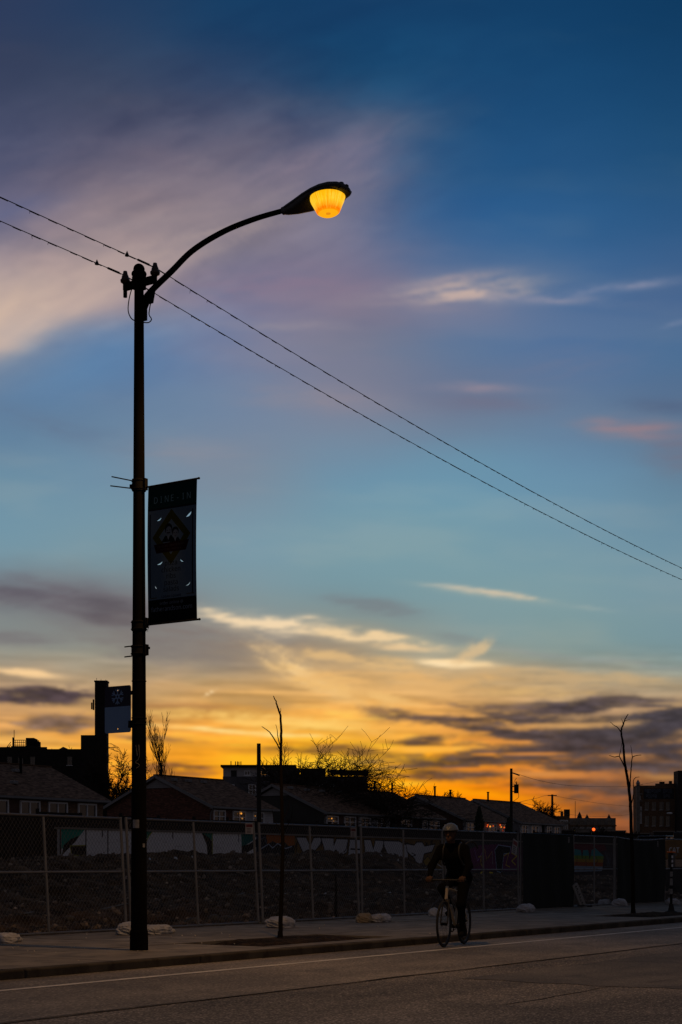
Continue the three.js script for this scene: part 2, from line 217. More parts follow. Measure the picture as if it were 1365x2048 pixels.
// ---------------------------------------------------------------- materials
function tex(size, fn, srgb = true) {
  const d = new Uint8Array(size * size * 4);
  for (let y = 0; y < size; y++) for (let x = 0; x < size; x++) { const c = fn(x / size, y / size, x, y), o = (y * size + x) * 4; d[o] = clamp(c[0], 0, 255); d[o + 1] = clamp(c[1], 0, 255); d[o + 2] = clamp(c[2], 0, 255); d[o + 3] = 255; }
  const t = new THREE.DataTexture(d, size, size); t.wrapS = t.wrapT = THREE.RepeatWrapping; t.magFilter = THREE.LinearFilter; if (srgb) t.colorSpace = THREE.SRGBColorSpace; t.needsUpdate = true; return t;
}
const rep = (t, sx, sy = sx) => { const c = t.clone(); c.repeat.set(sx, sy); c.needsUpdate = true; return c; };
const mat = (r, g, b, rough = 0.85, metal = 0, extra = {}) => new THREE.MeshStandardMaterial({ color: new THREE.Color().setRGB(r, g, b), roughness: rough, metalness: metal, ...extra });
const matte = (r, g, b, extra = {}) => new THREE.MeshPhysicalMaterial({ color: new THREE.Color().setRGB(r, g, b), roughness: 1, specularIntensity: 0.12, ...extra });
// tileable value noise on a torus of p cells
const tn = (x, y, p) => { const xi = Math.floor(x), yi = Math.floor(y), fx = x - xi, fy = y - yi, u = fx * fx * (3 - 2 * fx), v = fy * fy * (3 - 2 * fy), h = (a, b) => hash(((a % p) + p) % p + p * 31, ((b % p) + p) % p + 77); return lerp(lerp(h(xi, yi), h(xi + 1, yi), u), lerp(h(xi, yi + 1), h(xi + 1, yi + 1), u), v); };
const tfbm = (u, v, p, o = 4) => { let s = 0, a = 0.5, t = 0; for (let i = 0; i < o; i++) { s += a * tn(u * p, v * p, p); t += a; a *= 0.5; p *= 2; } return s / t; };

const asphaltTex = tex(1024, (u, v, x, y) => { const g = hash(x, y), h = hash((x >> 2) + 991, (y >> 1) + 17), b = tfbm(u, v, 6, 5), s = h > 0.9 ? 44 : h < 0.14 ? -34 : 0, w = tn(u * 3, v * 26, 26) * 0.6 + tn(u * 2 + 5, v * 9, 18) * 0.4, oil = sstep(0.66, 0.8, tfbm(u + 0.2, v + 0.7, 7, 4)), k = 122 + (g - 0.5) * 40 + (b - 0.5) * 70 + s + (w - 0.5) * 44 - oil * 34; return [k * 1.03, k, k * 0.94]; });
const asphaltOldTex = tex(1024, (u, v, x, y) => { const g = hash(x + 5, y + 9), h = hash((x >> 2) + 91, (y >> 1) + 717), b = tfbm(u, v, 5, 5), s = h > 0.86 ? 64 : h < 0.24 ? -44 : 0, w = tn(u * 3, v * 22, 22) * 0.6 + tn(u * 2 + 5, v * 8, 16) * 0.4, k = 110 + (g - 0.5) * 52 + (b - 0.5) * 64 + s + (w - 0.5) * 50; return [k * 1.03, k, k * 0.94]; });
const concreteTex = tex(1024, (u, v, x, y) => { const g = hash(x + 3, y), b = tfbm(u, v, 5, 6), st = sstep(0.58, 0.72, tfbm(u + 0.3, v + 0.1, 9, 4)), k = 168 + (g - 0.5) * 26 + (b - 0.5) * 70 - st * 26; return [k * 1.02, k * 0.985, k * 0.92]; });
const dirtTex = tex(1024, (u, v, x, y) => { const g = hash(x >> 1, y >> 1), b = tfbm(u, v, 8, 6), c = tfbm(u + 0.5, v, 30, 3), k = 70 + (g - 0.5) * 44 + (b - 0.5) * 90 + (c - 0.5) * 60; return [k * 1.16, k * 0.95, k * 0.74]; });
const grimeTex = tex(512, (u, v, x, y) => { const b = tfbm(u, v, 6, 6), g = hash(x, y), k = 205 + (b - 0.5) * 90 + (g - 0.5) * 22; return [k, k, k]; });
const shingleTex = tex(512, (u, v, x, y) => { const row = Math.floor(v * 32), col = Math.floor(u * 16 + (row % 2) * 0.5), k = 150 + (hash(col % 16, row) - 0.5) * 70 + (hash(x, y) - 0.5) * 40; return [k, k, k]; });
const brickTex = tex(512, (u, v, x, y) => { const row = Math.floor(v * 32), cx = u * 12 + (row % 2) * 0.5, col = Math.floor(cx), e = (v * 32 % 1 < 0.14) || (cx % 1 < 0.05), k = e ? 150 : 165 + (hash(col % 12, row) - 0.5) * 70; return e ? [k, k, k] : [k * 1.05, k * 0.98, k * 0.95]; });
const sidingTex = tex(256, (u, v, x, y) => { const f = v * 16 % 1, k = (f < 0.08 ? 150 : 205) + (hash(x, y) - 0.5) * 14 + (tfbm(u, v, 4, 4) - 0.5) * 30; return [k, k, k]; });
const barkTex = tex(256, (u, v, x, y) => { const b = tfbm(u, v * 0.25, 16, 4), k = 150 + (b - 0.5) * 170; return [k, k * 0.97, k * 0.92]; });
const fabricTex = tex(256, (u, v, x, y) => { const k = 180 + ((x + y) % 4 < 2 ? 18 : -18) + (tfbm(u, v, 8, 4) - 0.5) * 60; return [k, k, k]; });
const M = {
  asphalt: mat(0.95, 0.92, 0.9, 0.88, 0, { map: rep(asphaltTex, 1 / 7), bumpMap: rep(asphaltTex, 1 / 7), bumpScale: 0.004 }),
  asphaltOld: mat(0.95, 0.92, 0.9, 0.9, 0, { map: rep(asphaltOldTex, 1 / 6), bumpMap: rep(asphaltOldTex, 1 / 6), bumpScale: 0.006 }),
  tar: matte(0.09, 0.085, 0.08), patch: mat(0.52, 0.52, 0.53, 0.9, 0, { map: rep(asphaltTex, 1 / 5), bumpMap: rep(asphaltTex, 1 / 5), bumpScale: 0.004 }), paint: mat(0.95, 0.93, 0.86, 0.75, 0, { map: rep(grimeTex, 0.8) }), yellowPaint: mat(0.3, 0.23, 0.1, 0.85, 0, { map: rep(grimeTex, 0.8) }),
  kerb: matte(0.2, 0.19, 0.175, { map: rep(concreteTex, 0.5), bumpMap: rep(concreteTex, 0.5), bumpScale: 0.003 }), joint: matte(0.04, 0.036, 0.032),
  dirt: matte(0.9, 0.88, 0.86, { map: rep(dirtTex, 1 / 4), bumpMap: rep(dirtTex, 1 / 4), bumpScale: 0.05 }), soil: matte(0.42, 0.44, 0.46, { map: rep(dirtTex, 0.8), bumpMap: rep(dirtTex, 0.8), bumpScale: 0.03 }),
  ground: mat(0.1, 0.1, 0.08, 0.95, 0, { map: rep(grimeTex, 0.1) }),
  pole: matte(0.012, 0.011, 0.0105, { map: rep(grimeTex, 1, 3) }), steel: matte(0.016, 0.016, 0.017), hood: mat(0.12, 0.12, 0.125, 0.55, 0.3, { map: rep(grimeTex, 2) }), porcelain: mat(0.06, 0.035, 0.025, 0.3),
  galv: mat(0.34, 0.35, 0.36, 0.45, 0.6, { map: rep(grimeTex, 2) }), link: mat(0.2, 0.2, 0.2, 0.6, 0.3), cable: mat(0.02, 0.02, 0.02, 0.7),
  screen: mat(0.02, 0.03, 0.025, 0.95, 0, { map: rep(fabricTex, 8) }), sack: mat(0.8, 0.82, 0.86, 0.85, 0, { map: rep(grimeTex, 0.7), bumpMap: rep(fabricTex, 6), bumpScale: 0.004 }), sackTan: mat(0.75, 0.62, 0.42, 0.85, 0, { map: rep(fabricTex, 5) }), plastic: mat(0.6, 0.62, 0.64, 0.4),
  bark: matte(0.07, 0.058, 0.048, { map: rep(barkTex, 1, 2) }), twig: matte(0.05, 0.04, 0.032),
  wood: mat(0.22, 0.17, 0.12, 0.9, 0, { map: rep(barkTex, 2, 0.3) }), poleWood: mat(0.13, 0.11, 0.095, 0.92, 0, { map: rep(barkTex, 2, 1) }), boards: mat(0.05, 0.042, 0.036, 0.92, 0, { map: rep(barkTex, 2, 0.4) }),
  white: mat(0.78, 0.8, 0.82, 0.6), whiteOld: mat(0.42, 0.43, 0.44, 0.8, 0, { map: rep(grimeTex, 1) }), orange: mat(0.75, 0.16, 0.02, 0.6), black: mat(0.02, 0.02, 0.02, 0.6), rubber: mat(0.018, 0.018, 0.018, 0.85),
  glass: new THREE.MeshPhysicalMaterial({ color: new THREE.Color().setRGB(0.015, 0.018, 0.022), roughness: 0.06, metalness: 0, clearcoat: 1, clearcoatRoughness: 0.03 }), curtain: mat(0.35, 0.36, 0.36, 0.9),
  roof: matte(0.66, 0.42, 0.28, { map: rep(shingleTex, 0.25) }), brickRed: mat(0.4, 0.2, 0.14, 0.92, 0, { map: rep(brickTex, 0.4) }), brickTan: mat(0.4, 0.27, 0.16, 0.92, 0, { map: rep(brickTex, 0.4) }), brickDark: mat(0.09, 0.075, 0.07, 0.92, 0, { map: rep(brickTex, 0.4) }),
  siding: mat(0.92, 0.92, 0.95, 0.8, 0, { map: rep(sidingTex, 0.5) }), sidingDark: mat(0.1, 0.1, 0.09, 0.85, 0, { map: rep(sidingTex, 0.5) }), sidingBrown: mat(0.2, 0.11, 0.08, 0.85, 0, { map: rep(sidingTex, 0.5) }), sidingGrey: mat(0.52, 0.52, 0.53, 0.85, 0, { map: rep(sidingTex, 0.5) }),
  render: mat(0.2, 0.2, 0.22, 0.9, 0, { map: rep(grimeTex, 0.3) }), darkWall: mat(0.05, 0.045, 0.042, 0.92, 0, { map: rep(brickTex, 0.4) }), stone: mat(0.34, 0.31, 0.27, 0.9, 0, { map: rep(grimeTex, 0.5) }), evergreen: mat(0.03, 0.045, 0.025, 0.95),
};
const glow = (r, g, b, k = 1) => new THREE.MeshStandardMaterial({ color: new THREE.Color().setRGB(0.05, 0.03, 0.01), emissive: new THREE.Color().setRGB(r, g, b), emissiveIntensity: k, roughness: 0.4 });
function canvas(w, h, draw) { const c = document.createElement('canvas'); c.width = w; c.height = h; const x = c.getContext('2d'); draw(x, w, h); const t = new THREE.CanvasTexture(c); t.colorSpace = THREE.SRGBColorSpace; t.magFilter = THREE.LinearFilter; return t; }

// ---------------------------------------------------------------- ground, road, kerb, pavement
const V_LINE = 10.8, V_KERB = 11.78, V_WALK = 11.96, V_FENCE = 17.2, V_WALL = 39, V_HOUSE = 66;
function sheet(u0, u1, v0, v1, y, s = 1) { const g = new THREE.PlaneGeometry(u1 - u0, v1 - v0).rotateX(-Math.PI / 2).translate((u0 + u1) / 2, y, -(v0 + v1) / 2); return uvMetres(g, s); }
structure('ground', sheet(-1500, 2500, -2000, 2500, -0.16, 1), M.ground);
const road = structure('road', sheet(-60, 420, 8.57, V_KERB + 0.02, 0.0), M.asphalt);
part('old_lane', sheet(-60, 420, -12, 8.57, -0.006), M.asphaltOld, road);
{ // worn edge line, chipped along its sides
  const R = rng(5), sh = new THREE.Shape(), a = [], b = [];
  for (let u = -20; u < 300; u += u < 60 ? 0.12 : 2) { a.push([u, 0.055 + R() * 0.008]); b.push([u, -0.055 - R() * 0.008]); }
  a.concat(b.reverse()).forEach(([x, y], i) => i ? sh.lineTo(x, y) : sh.moveTo(x, y));
  part('edge_line', uvMetres(new THREE.ShapeGeometry(sh).rotateX(-Math.PI / 2).translate(0, 0.004, -V_LINE)), M.paint, road);
  const strip = (u0, u1, v, w, y, wob, seed) => { const r = rng(seed), pos = [], n = Math.ceil((u1 - u0) / 0.35); const g = new THREE.PlaneGeometry(u1 - u0, w, n, 1).rotateX(-Math.PI / 2).translate((u0 + u1) / 2, y, -v), p = g.attributes.position; for (let i = 0; i < p.count; i++) p.setZ(i, p.getZ(i) + (fbm(p.getX(i) * 0.7 + seed, seed) - 0.5) * wob + (r() - 0.5) * w * 0.6); return uvMetres(g); };
  part('tar_seam', strip(4, 90, 8.58, 0.022, 0.004, 0.16, 3), M.tar, road);
  { const g = new THREE.PlaneGeometry(14, 2.5, 56, 8).rotateX(-Math.PI / 2), p = g.attributes.position; for (let i = 0; i < p.count; i++) { const x = p.getX(i), z = p.getZ(i); p.setX(i, x + (Math.abs(x) > 6.9 ? (hash(i, 2) - 0.5) * 0.3 : 0)); p.setZ(i, z + (Math.abs(z) > 1.2 ? (hash(i, 5) - 0.5) * 0.1 : 0)); } part('asphalt_patch', uvMetres(g.translate(21.5, -0.002, -6.6)), M.patch, road); }
  part('crack', strip(12, 34, 6.1, 0.02, -0.002, 0.5, 8), M.tar, road);
  part('crack', strip(20, 60, 7.4, 0.02, -0.002, 0.3, 12), M.tar, road);
  part('faded_centre_line', strip(14.5, 19.5, 5.2, 0.1, -0.001, 0.03, 21), M.yellowPaint, road);
  part('faded_centre_line', strip(5, 10, 5.2, 0.1, -0.001, 0.03, 22), M.yellowPaint, road);
}
const kerb = structure('kerb', uvMetres(box(480, 0.2, 0.16, 180, -0.03, -(V_KERB + 0.09))), M.joint);
{ const g = uvMetres(rbox(2.985, 0.22, V_WALK - V_KERB, 0.025, 0, -0.01, 0)); for (let u = -6; u < 110; u += 3) { const s = part('kerb_stone', g, M.kerb, kerb); s.position.set(u + 1.5, 0, -(V_KERB + V_WALK) / 2); s.rotation.z = (hash(u, 3) - 0.5) * 0.002; } }
const PITS = [[17.1, 20.6, 12.35, 13.8], [31.2, 34.7, 12.35, 13.8]];
const walk = structure('pavement', uvMetres(box(480, 0.1, V_FENCE + 0.6 - V_WALK, 180, 0.0, -(V_WALK + V_FENCE + 0.6) / 2)), M.joint);
{
  const tones = [0, 1, 2, 3].map((i) => mat(0.58 - i * 0.045, 0.565 - i * 0.045, 0.54 - i * 0.046, 0.92, 0, { map: rep(concreteTex, 0.4), bumpMap: rep(concreteTex, 0.4), bumpScale: 0.002 }));
  const slab = (u0, u1, v0, v1, i) => { const g = uvMetres(box(u1 - u0 - 0.02, 0.06, v1 - v0 - 0.02)); const o = i * 1.37; for (let k = 0; k < g.attributes.uv.count; k++) g.attributes.uv.setXY(k, g.attributes.uv.getX(k) + o, g.attributes.uv.getY(k) + o * 0.7); const s = part('paving_slab', g, tones[i % 4], walk); s.position.set((u0 + u1) / 2, 0.07 + (hash(i, 9) - 0.5) * 0.006, -(v0 + v1) / 2); s.rotation.z = (hash(i, 19) - 0.5) * 0.004; };
  let n = 0;
  for (let u = 3.1; u < 75; u += 1.75) {
    const pit = PITS.find((q) => u + 0.9 > q[0] && u + 0.9 < q[1]);
    if (pit) slab(u, u + 1.75, V_WALK, pit[2], n += 3); else slab(u, u + 1.75, V_WALK, 13.8, n += 7);
    slab(u, u + 1.75, 13.8, 15.5, n += 5); slab(u, u + 1.75, 15.5, 17.25, n += 11);
  }
  for (const [u0, u1, v0, v1] of PITS) { // a bed of bare soil round each street tree
    const g = new THREE.PlaneGeometry(3.5, v1 - v0, 36, 16).rotateX(-Math.PI / 2), p = g.attributes.position;
    for (let i = 0; i < p.count; i++) { const ex = 1 - Math.abs(p.getX(i)) / 1.75, ez = 1 - Math.abs(p.getZ(i)) / 0.725; p.setY(i, 0.06 + 0.07 * sstep(0, 0.5, ex) * sstep(0, 0.6, ez) + (fbm(p.getX(i) * 6 + u0, p.getZ(i) * 6) - 0.5) * 0.05); }
    g.computeVertexNormals(); g.translate(u0 + 1.75, 0, -(v0 + v1) / 2); part('soil_bed', uvMetres(g), M.soil, walk);
  }
}

// ---------------------------------------------------------------- the dug-up lot behind the fence
const CREST = [[-200, 1709], [0, 1708], [100, 1706], [170, 1709], [230, 1706], [300, 1699], [345, 1692], [400, 1695], [460, 1697], [520, 1698], [570, 1700], [620, 1692], [650, 1694], [690, 1704], [740, 1698], [790, 1702], [830, 1713], [860, 1728], [890, 1740], [950, 1746], [1100, 1748], [1400, 1750]];
const crestPx = (px) => { let i = 0; while (i < CREST.length - 2 && px > CREST[i + 1][0]) i++; return lerp(CREST[i][1], CREST[i + 1][1], clamp((px - CREST[i][0]) / (CREST[i + 1][0] - CREST[i][0]), 0, 1)); };
function lotHeight(u, v) {
  const d = CT * u + ST * v, px = 682.5 + (ST * u - CT * v) / d * F;
  const crest = EYE + (1728.5 - crestPx(px)) * d / F, ridge = Math.exp(-(((v - 33.5) / (v < 33.5 ? 5.5 : 2.6)) ** 2));
  const rough = (fbm(u * 0.9, v * 0.9, 5) - 0.5) * 0.6 + (fbm(u * 3.1, v * 3.1, 3) - 0.5) * 0.3, rows = 0.26 * Math.exp(-(((v - 24.5 - (fbm(u * 0.1, 4) - 0.5) * 4) / 1.3) ** 2)) + 0.2 * Math.exp(-(((v - 20.5 - (fbm(u * 0.13, 9) - 0.5) * 2) / 0.8) ** 2));
  const edge = sstep(17.5, 18.6, v);
  return lerp(0.04, 0.02 + (rough + 0.05) * 0.75 + rows * (0.4 + fbm(u * 0.3, 77)), edge) + ridge * Math.max(0, crest - 0.1) * (0.92 + (fbm(u * 0.5, v * 0.5, 3) - 0.5) * 0.16);
}
{
  const u0 = 2, u1 = 122, v0 = 17.3, v1 = 38.95, nu = 640, nv = 150, g = new THREE.PlaneGeometry(u1 - u0, v1 - v0, nu, nv).rotateX(-Math.PI / 2).translate((u0 + u1) / 2, 0, -(v0 + v1) / 2), p = g.attributes.position;
  for (let i = 0; i < p.count; i++) p.setY(i, lotHeight(p.getX(i), -p.getZ(i)));
  g.computeVertexNormals(); const uv = g.attributes.uv; for (let i = 0; i < p.count; i++) uv.setXY(i, p.getX(i), p.getZ(i));
  const lot = structure('bare_earth_lot', g, M.dirt);
  const R = rng(41), N = 20000, rock = mergeVertices(new THREE.IcosahedronGeometry(1, 0)), q = rock.attributes.position;
  for (let i = 0; i < q.count; i++) { const s = 0.7 + 0.5 * R(); q.setXYZ(i, q.getX(i) * s, q.getY(i) * s * 0.7, q.getZ(i) * s); }
  rock.computeVertexNormals();
  const im = new THREE.InstancedMesh(rock, mat(0.28, 0.24, 0.2, 0.95), N), m4 = new THREE.Matrix4(), qt = new THREE.Quaternion(), col = new THREE.Color();
  for (let i = 0; i < N; i++) { const v = 17.5 + 20 * R() ** 1.5, u = 4 + R() * 70 + R() * 30, s = 0.014 + 0.07 * R() ** 2.6 + (R() > 0.985 ? 0.07 : 0), k = 0.35 + 1.1 * R() ** 2 + (R() > 0.97 ? 1.4 : 0); m4.compose(V3(u, lotHeight(u, v) + s * 0.25, -v), qt.setFromEuler(new THREE.Euler(R() * 6, R() * 6, R() * 6)), V3(s, s, s)); im.setMatrixAt(i, m4); im.setColorAt(i, col.setRGB(k, k * 0.93, k * 0.85)); }
  im.name = 'rubble'; tag(im, 'loose broken stone and brick rubble strewn over the dug-up lot', 'rubble', null, 'stuff'); scene.add(im);
}
function boulder(name, at, sx, sy, sz, seed, m, label, category, group) {
  const g = mergeVertices(new THREE.IcosahedronGeometry(1, 2).deleteAttribute('uv').deleteAttribute('normal')), p = g.attributes.position;
  for (let i = 0; i < p.count; i++) { const x = p.getX(i), y = p.getY(i), z = p.getZ(i), k = 0.8 + 0.45 * fbm(x * 1.6 + seed * 9, y * 1.6 + z * 1.3 + seed, 3); p.setXYZ(i, x * k * sx, Math.max(-0.35, y * k) * sy, z * k * sz); }
  g.computeVertexNormals(); const o = solo(name, uvMetres(g.toNonIndexed()), m, label, category, group); o.position.copy(at); o.rotation.y = seed * 1.7; return o;
}
{
  const rm = mat(0.3, 0.28, 0.25, 0.95, 0, { map: rep(concreteTex, 1) });
  const spot = (px, py, dy = 0) => { const p = G(px, py, 0.06); p.y = lotHeight(p.x, -p.z) + dy; return p; };
  boulder('rock', spot(386, 1846), 0.19, 0.12, 0.14, 1, rm, 'low grey rock just behind the fence foot right of the pole', 'rock');
  boulder('rock', spot(428, 1844), 0.14, 0.12, 0.12, 2, rm, 'rounded grey rock behind the fence, second from the lamp post', 'rock');
  boulder('rock', spot(455, 1842), 0.16, 0.1, 0.12, 3, rm, 'flat grey rock behind the fence nearest the first sandbag and sapling', 'rock');
  boulder('rock', spot(686, 1833), 0.16, 0.12, 0.14, 4, rm, 'lone grey rock behind the fence left of the tan sandbag', 'rock');
  boulder('rock', spot(140, 1852), 0.1, 0.07, 0.1, 5, rm, 'small grey rock behind the fence left of the lamp post', 'rock');
  const plank = (ax, ay, bx, by, v, w, label) => { const a = PV(ax, ay, v), b = PV(bx, by, v + 0.4); a.y = lotHeight(a.x, -a.z) + w; b.y = lotHeight(b.x, -b.z) + w + 0.02; const L = a.distanceTo(b), o = solo('timber_plank', uvMetres(box(L, 0.05, w)), M.wood, label, 'plank'); o.position.copy(a.clone().add(b).multiplyScalar(0.5)); o.quaternion.setFromUnitVectors(V3(1, 0, 0), b.clone().sub(a).normalize()); };
  plank(200, 1800, 255, 1796, 21.6, 0.12, 'pale timber plank lying in the dirt just left of the lamp post');
  plank(458, 1783, 490, 1788, 24.5, 0.1, 'short timber plank lying in dirt behind the leaning fence panel joint');
  plank(356, 1803, 380, 1804, 21.5, 0.1, 'short timber offcut in the dirt right of the lamp post');
  plank(975, 1787, 1010, 1785, 24.5, 0.12, 'pale timber plank lying in the dirt right of the cyclist');
  plank(50, 1802, 66, 1803, 21.3, 0.1, 'small timber offcut in the dirt near the left edge');
  const stake = PV(329, 1758, 26), sk = thing('survey_stake', 'short orange survey stake standing in the dirt right of the lamp post', 'stake', V3(stake.x, lotHeight(stake.x, -stake.z) - 0.02, stake.z));
  part('stake', box(0.05, 0.22, 0.03, 0, 0.11, 0), M.wood, sk); part('ribbon', box(0.056, 0.14, 0.036, 0, 0.15, 0), M.orange, sk); sk.rotation.z = 0.12;
  const R = rng(77), bits = [[385, 1722], [432, 1715], [436, 1719], [475, 1750], [570, 1738], [763, 1727], [797, 1727], [352, 1694], [300, 1700], [700, 1745], [780, 1760], [650, 1770]];
  const g = mergeVertices(new THREE.IcosahedronGeometry(1, 0)), im = new THREE.InstancedMesh(g, M.plastic, bits.length), m4 = new THREE.Matrix4();
  bits.forEach(([px, py], i) => { const v = py < 1735 ? 31.5 : 26, p = PV(px, py, v), s = 0.03 + R() * 0.04; p.y = lotHeight(p.x, -p.z) + s * 0.4; m4.compose(p, new THREE.Quaternion().setFromEuler(new THREE.Euler(R() * 6, R() * 6, 0)), V3(s * 1.5, s * 0.5, s)); im.setMatrixAt(i, m4); });
  im.name = 'lot_litter'; tag(im, 'scraps of pale litter scattered over the earth mounds', 'litter', null, 'stuff'); scene.add(im);
  const st = PV(672, 1832, 18.2), sp = thing('wooden_post', 'thin dark wooden post standing alone behind the fence', 'post', V3(st.x, lotHeight(st.x, -st.z) - 0.05, st.z)); part('post', [limb([V3(0, 0, 0), V3(0.01, 0.6, 0), V3(-0.02, 1.0, 0.01)], [0.035, 0.03, 0.022], 7)], M.bark, sp);
  const lean = [PV(852, 1834, 18.0), PV(885, 1790, 18.3)]; lean[0].y = lotHeight(lean[0].x, -lean[0].z); const lp = solo('timber_prop', bar(lean[0], lean[1], 0.03, 0.03, 6), M.wood, 'slanting timber prop behind the fence at the cyclist front wheel', 'prop');
}

// ---------------------------------------------------------------- graffiti wall
{
  const u0 = uAt(123, V_WALL), u1 = uAt(1420, V_WALL), n = 4, L = (u1 - u0) / n, H = 2.52, SC = 72;
  const wall = thing('graffiti_wall', 'long low concrete wall painted with graffiti beyond the earth mounds', 'wall', V3(0, 0, 0));
  const draw = (x, k) => {
    const X = (px) => (uAt(px, V_WALL) - u0 - k * L) * SC, Y = (px, py) => (H - PV(px, py, V_WALL).y) * SC;
    const poly = (pts, fill, stroke, w = 2) => { x.beginPath(); pts.forEach(([a, b], i) => i ? x.lineTo(X(a), Y(a, b)) : x.moveTo(X(a), Y(a, b))); x.closePath(); if (fill) { x.fillStyle = fill; x.fill(); } if (stroke) { x.strokeStyle = stroke; x.lineWidth = w; x.lineJoin = 'round'; x.stroke(); } };
    const line = (pts, stroke, w) => { x.beginPath(); pts.forEach(([a, b], i) => i ? x.lineTo(X(a), Y(a, b)) : x.moveTo(X(a), Y(a, b))); x.strokeStyle = stroke; x.lineWidth = w; x.lineCap = x.lineJoin = 'round'; x.stroke(); };
    x.fillStyle = '#efefef'; x.fillRect(0, 0, 3000, 400);
    const R = rng(k + 60); for (let i = 0; i < 900; i++) { const a = R() * 0.1; x.fillStyle = R() > 0.5 ? `rgba(40,40,44,${a})` : `rgba(190,190,196,${a})`; x.fillRect(R() * 1100, R() * 200, R() * 40, R() * 8); }
    poly([[123, 1655], [172, 1656], [160, 1671], [146, 1677], [140, 1692], [132, 1697], [123, 1697]], 'rgb(24,150,130)'); poly([[128, 1690], [142, 1678], [160, 1671], [150, 1684], [134, 1700], [123, 1712]], '#101312');
    poly([[140, 1692], [172, 1691], [172, 1712], [144, 1710]], '#15140f', 'rgb(150,150,52)', 3); poly([[171, 1655], [173, 1655], [173, 1715], [171, 1715]], '#1c1d1a');
    line([[205, 1657], [205, 1673]], '#23252a', 4); line([[216, 1655], [216, 1735]], '#2c2e33', 4); line([[346, 1660], [346, 1676]], '#23252a', 4);
    poly([[288, 1660], [306, 1660], [298, 1672], [288, 1684]], 'rgb(24,128,112)'); line([[306, 1662], [298, 1672], [290, 1690]], 'rgb(172,170,60)', 3);
    poly([[400, 1662], [426, 1663], [426, 1682], [412, 1672]], 'rgb(24,128,112)'); poly([[404, 1666], [418, 1675], [426, 1684], [426, 1712], [416, 1712], [414, 1690]], '#12130f'); line([[425, 1665], [425, 1710]], 'rgb(150,150,52)', 4); line([[478, 1666], [478, 1684]], '#2c2e33', 3);
    poly([[483, 1664], [517, 1666], [508, 1680], [492, 1690], [484, 1698]], 'rgb(22,112,104)'); poly([[484, 1692], [500, 1688], [517, 1676], [519, 1690], [500, 1702], [484, 1712]], '#131417');
    poly([[513, 1664], [536, 1666], [536, 1714], [513, 1712]], '#1a2230'); poly([[532, 1666], [594, 1669], [594, 1712], [540, 1708], [536, 1690]], 'rgb(172,96,32)');
    poly([[534, 1690], [546, 1682], [556, 1688], [568, 1682], [578, 1692], [592, 1690], [592, 1712], [534, 1712]], '#20242c'); line([[522, 1698], [538, 1688], [546, 1696], [556, 1687], [572, 1697], [584, 1693]], 'rgb(194,212,236)', 3); line([[512, 1672], [520, 1680], [530, 1674], [534, 1690]], '#59667a', 3);
    poly([[590, 1667], [936, 1677], [936, 1745], [590, 1745]], 'rgb(118,94,46)'); for (let i = 0; i < 60; i++) { const a = 590 + R() * 346; poly([[a, 1670 + R() * 40], [a + 6, 1672 + R() * 40], [a + 3, 1680 + R() * 40]], R() > 0.5 ? 'rgb(155,118,38)' : '#33230f'); }
    const W = '#c9cdd4', B = '#15161b';
    poly([[592, 1674], [613, 1674], [621, 1692], [628, 1675], [646, 1674], [641, 1690], [626, 1708], [608, 1708]], W, B, 4);
    poly([[642, 1675], [668, 1676], [668, 1690], [673, 1677], [697, 1678], [694, 1705], [682, 1712], [672, 1700], [662, 1712], [650, 1704]], W, B, 4); line([[643, 1676], [644, 1692]], B, 3);
    poly([[700, 1678], [722, 1679], [722, 1712], [696, 1712]], W, B, 4); line([[702, 1698], [720, 1699]], B, 5); line([[697, 1680], [692, 1700], [688, 1704]], B, 4);
    poly([[728, 1679], [742, 1679], [747, 1698], [751, 1680], [768, 1681], [765, 1715], [750, 1706], [732, 1718]], W, B, 4);
    poly([[768, 1681], [798, 1682], [818, 1692], [816, 1716], [802, 1724], [770, 1716]], W, B, 4); poly([[762, 1704], [768, 1692], [774, 1704], [768, 1714]], '#3c3017', B, 3); poly([[788, 1706], [797, 1711], [790, 1715]], B);
    poly([[812, 1687], [829, 1690], [834, 1684], [845, 1684], [850, 1692], [871, 1688], [864, 1704], [849, 1708], [844, 1730], [850, 1742], [836, 1740], [830, 1718], [815, 1704]], W, B, 4); line([[824, 1706], [832, 1710], [822, 1714]], B, 3); poly([[846, 1722], [856, 1712], [864, 1722], [856, 1738]], 'rgb(155,128,48)', B, 3); line([[872, 1700], [880, 1712], [870, 1724], [884, 1734]], W, 4);
    poly([[930, 1676], [1045, 1679], [1045, 1752], [930, 1752]], '#3a3e42'); poly([[936, 1700], [960, 1690], [1000, 1688], [1045, 1696], [1045, 1742], [936, 1742]], 'rgb(108,42,94)');
    line([[942, 1722], [946, 1734]], 'rgb(214,194,54)', 6); line([[958, 1714], [963, 1712], [962, 1726], [966, 1734]], 'rgb(214,194,54)', 5); line([[950, 1700], [956, 1722], [968, 1700]], 'rgb(166,134,212)', 3); line([[970, 1698], [974, 1720], [984, 1704]], 'rgb(222,192,82)', 3); line([[985, 1702], [986, 1728]], '#9aa0a0', 4);
    poly([[990, 1700], [997, 1690], [1022, 1694], [1020, 1706], [1008, 1708], [1004, 1746], [994, 1742]], '#0c0e14', 'rgb(176,212,250)', 3); line([[1008, 1712], [1018, 1706], [1012, 1730], [1020, 1734]], 'rgb(214,194,54)', 4); line([[1024, 1706], [1034, 1712], [1024, 1722], [1032, 1730]], 'rgb(214,194,54)', 5); line([[962, 1746], [966, 1744]], 'rgb(244,222,70)', 6); line([[980, 1745], [986, 1746]], 'rgb(244,222,70)', 6); line([[940, 1740], [985, 1712]], '#5a4a34', 4);
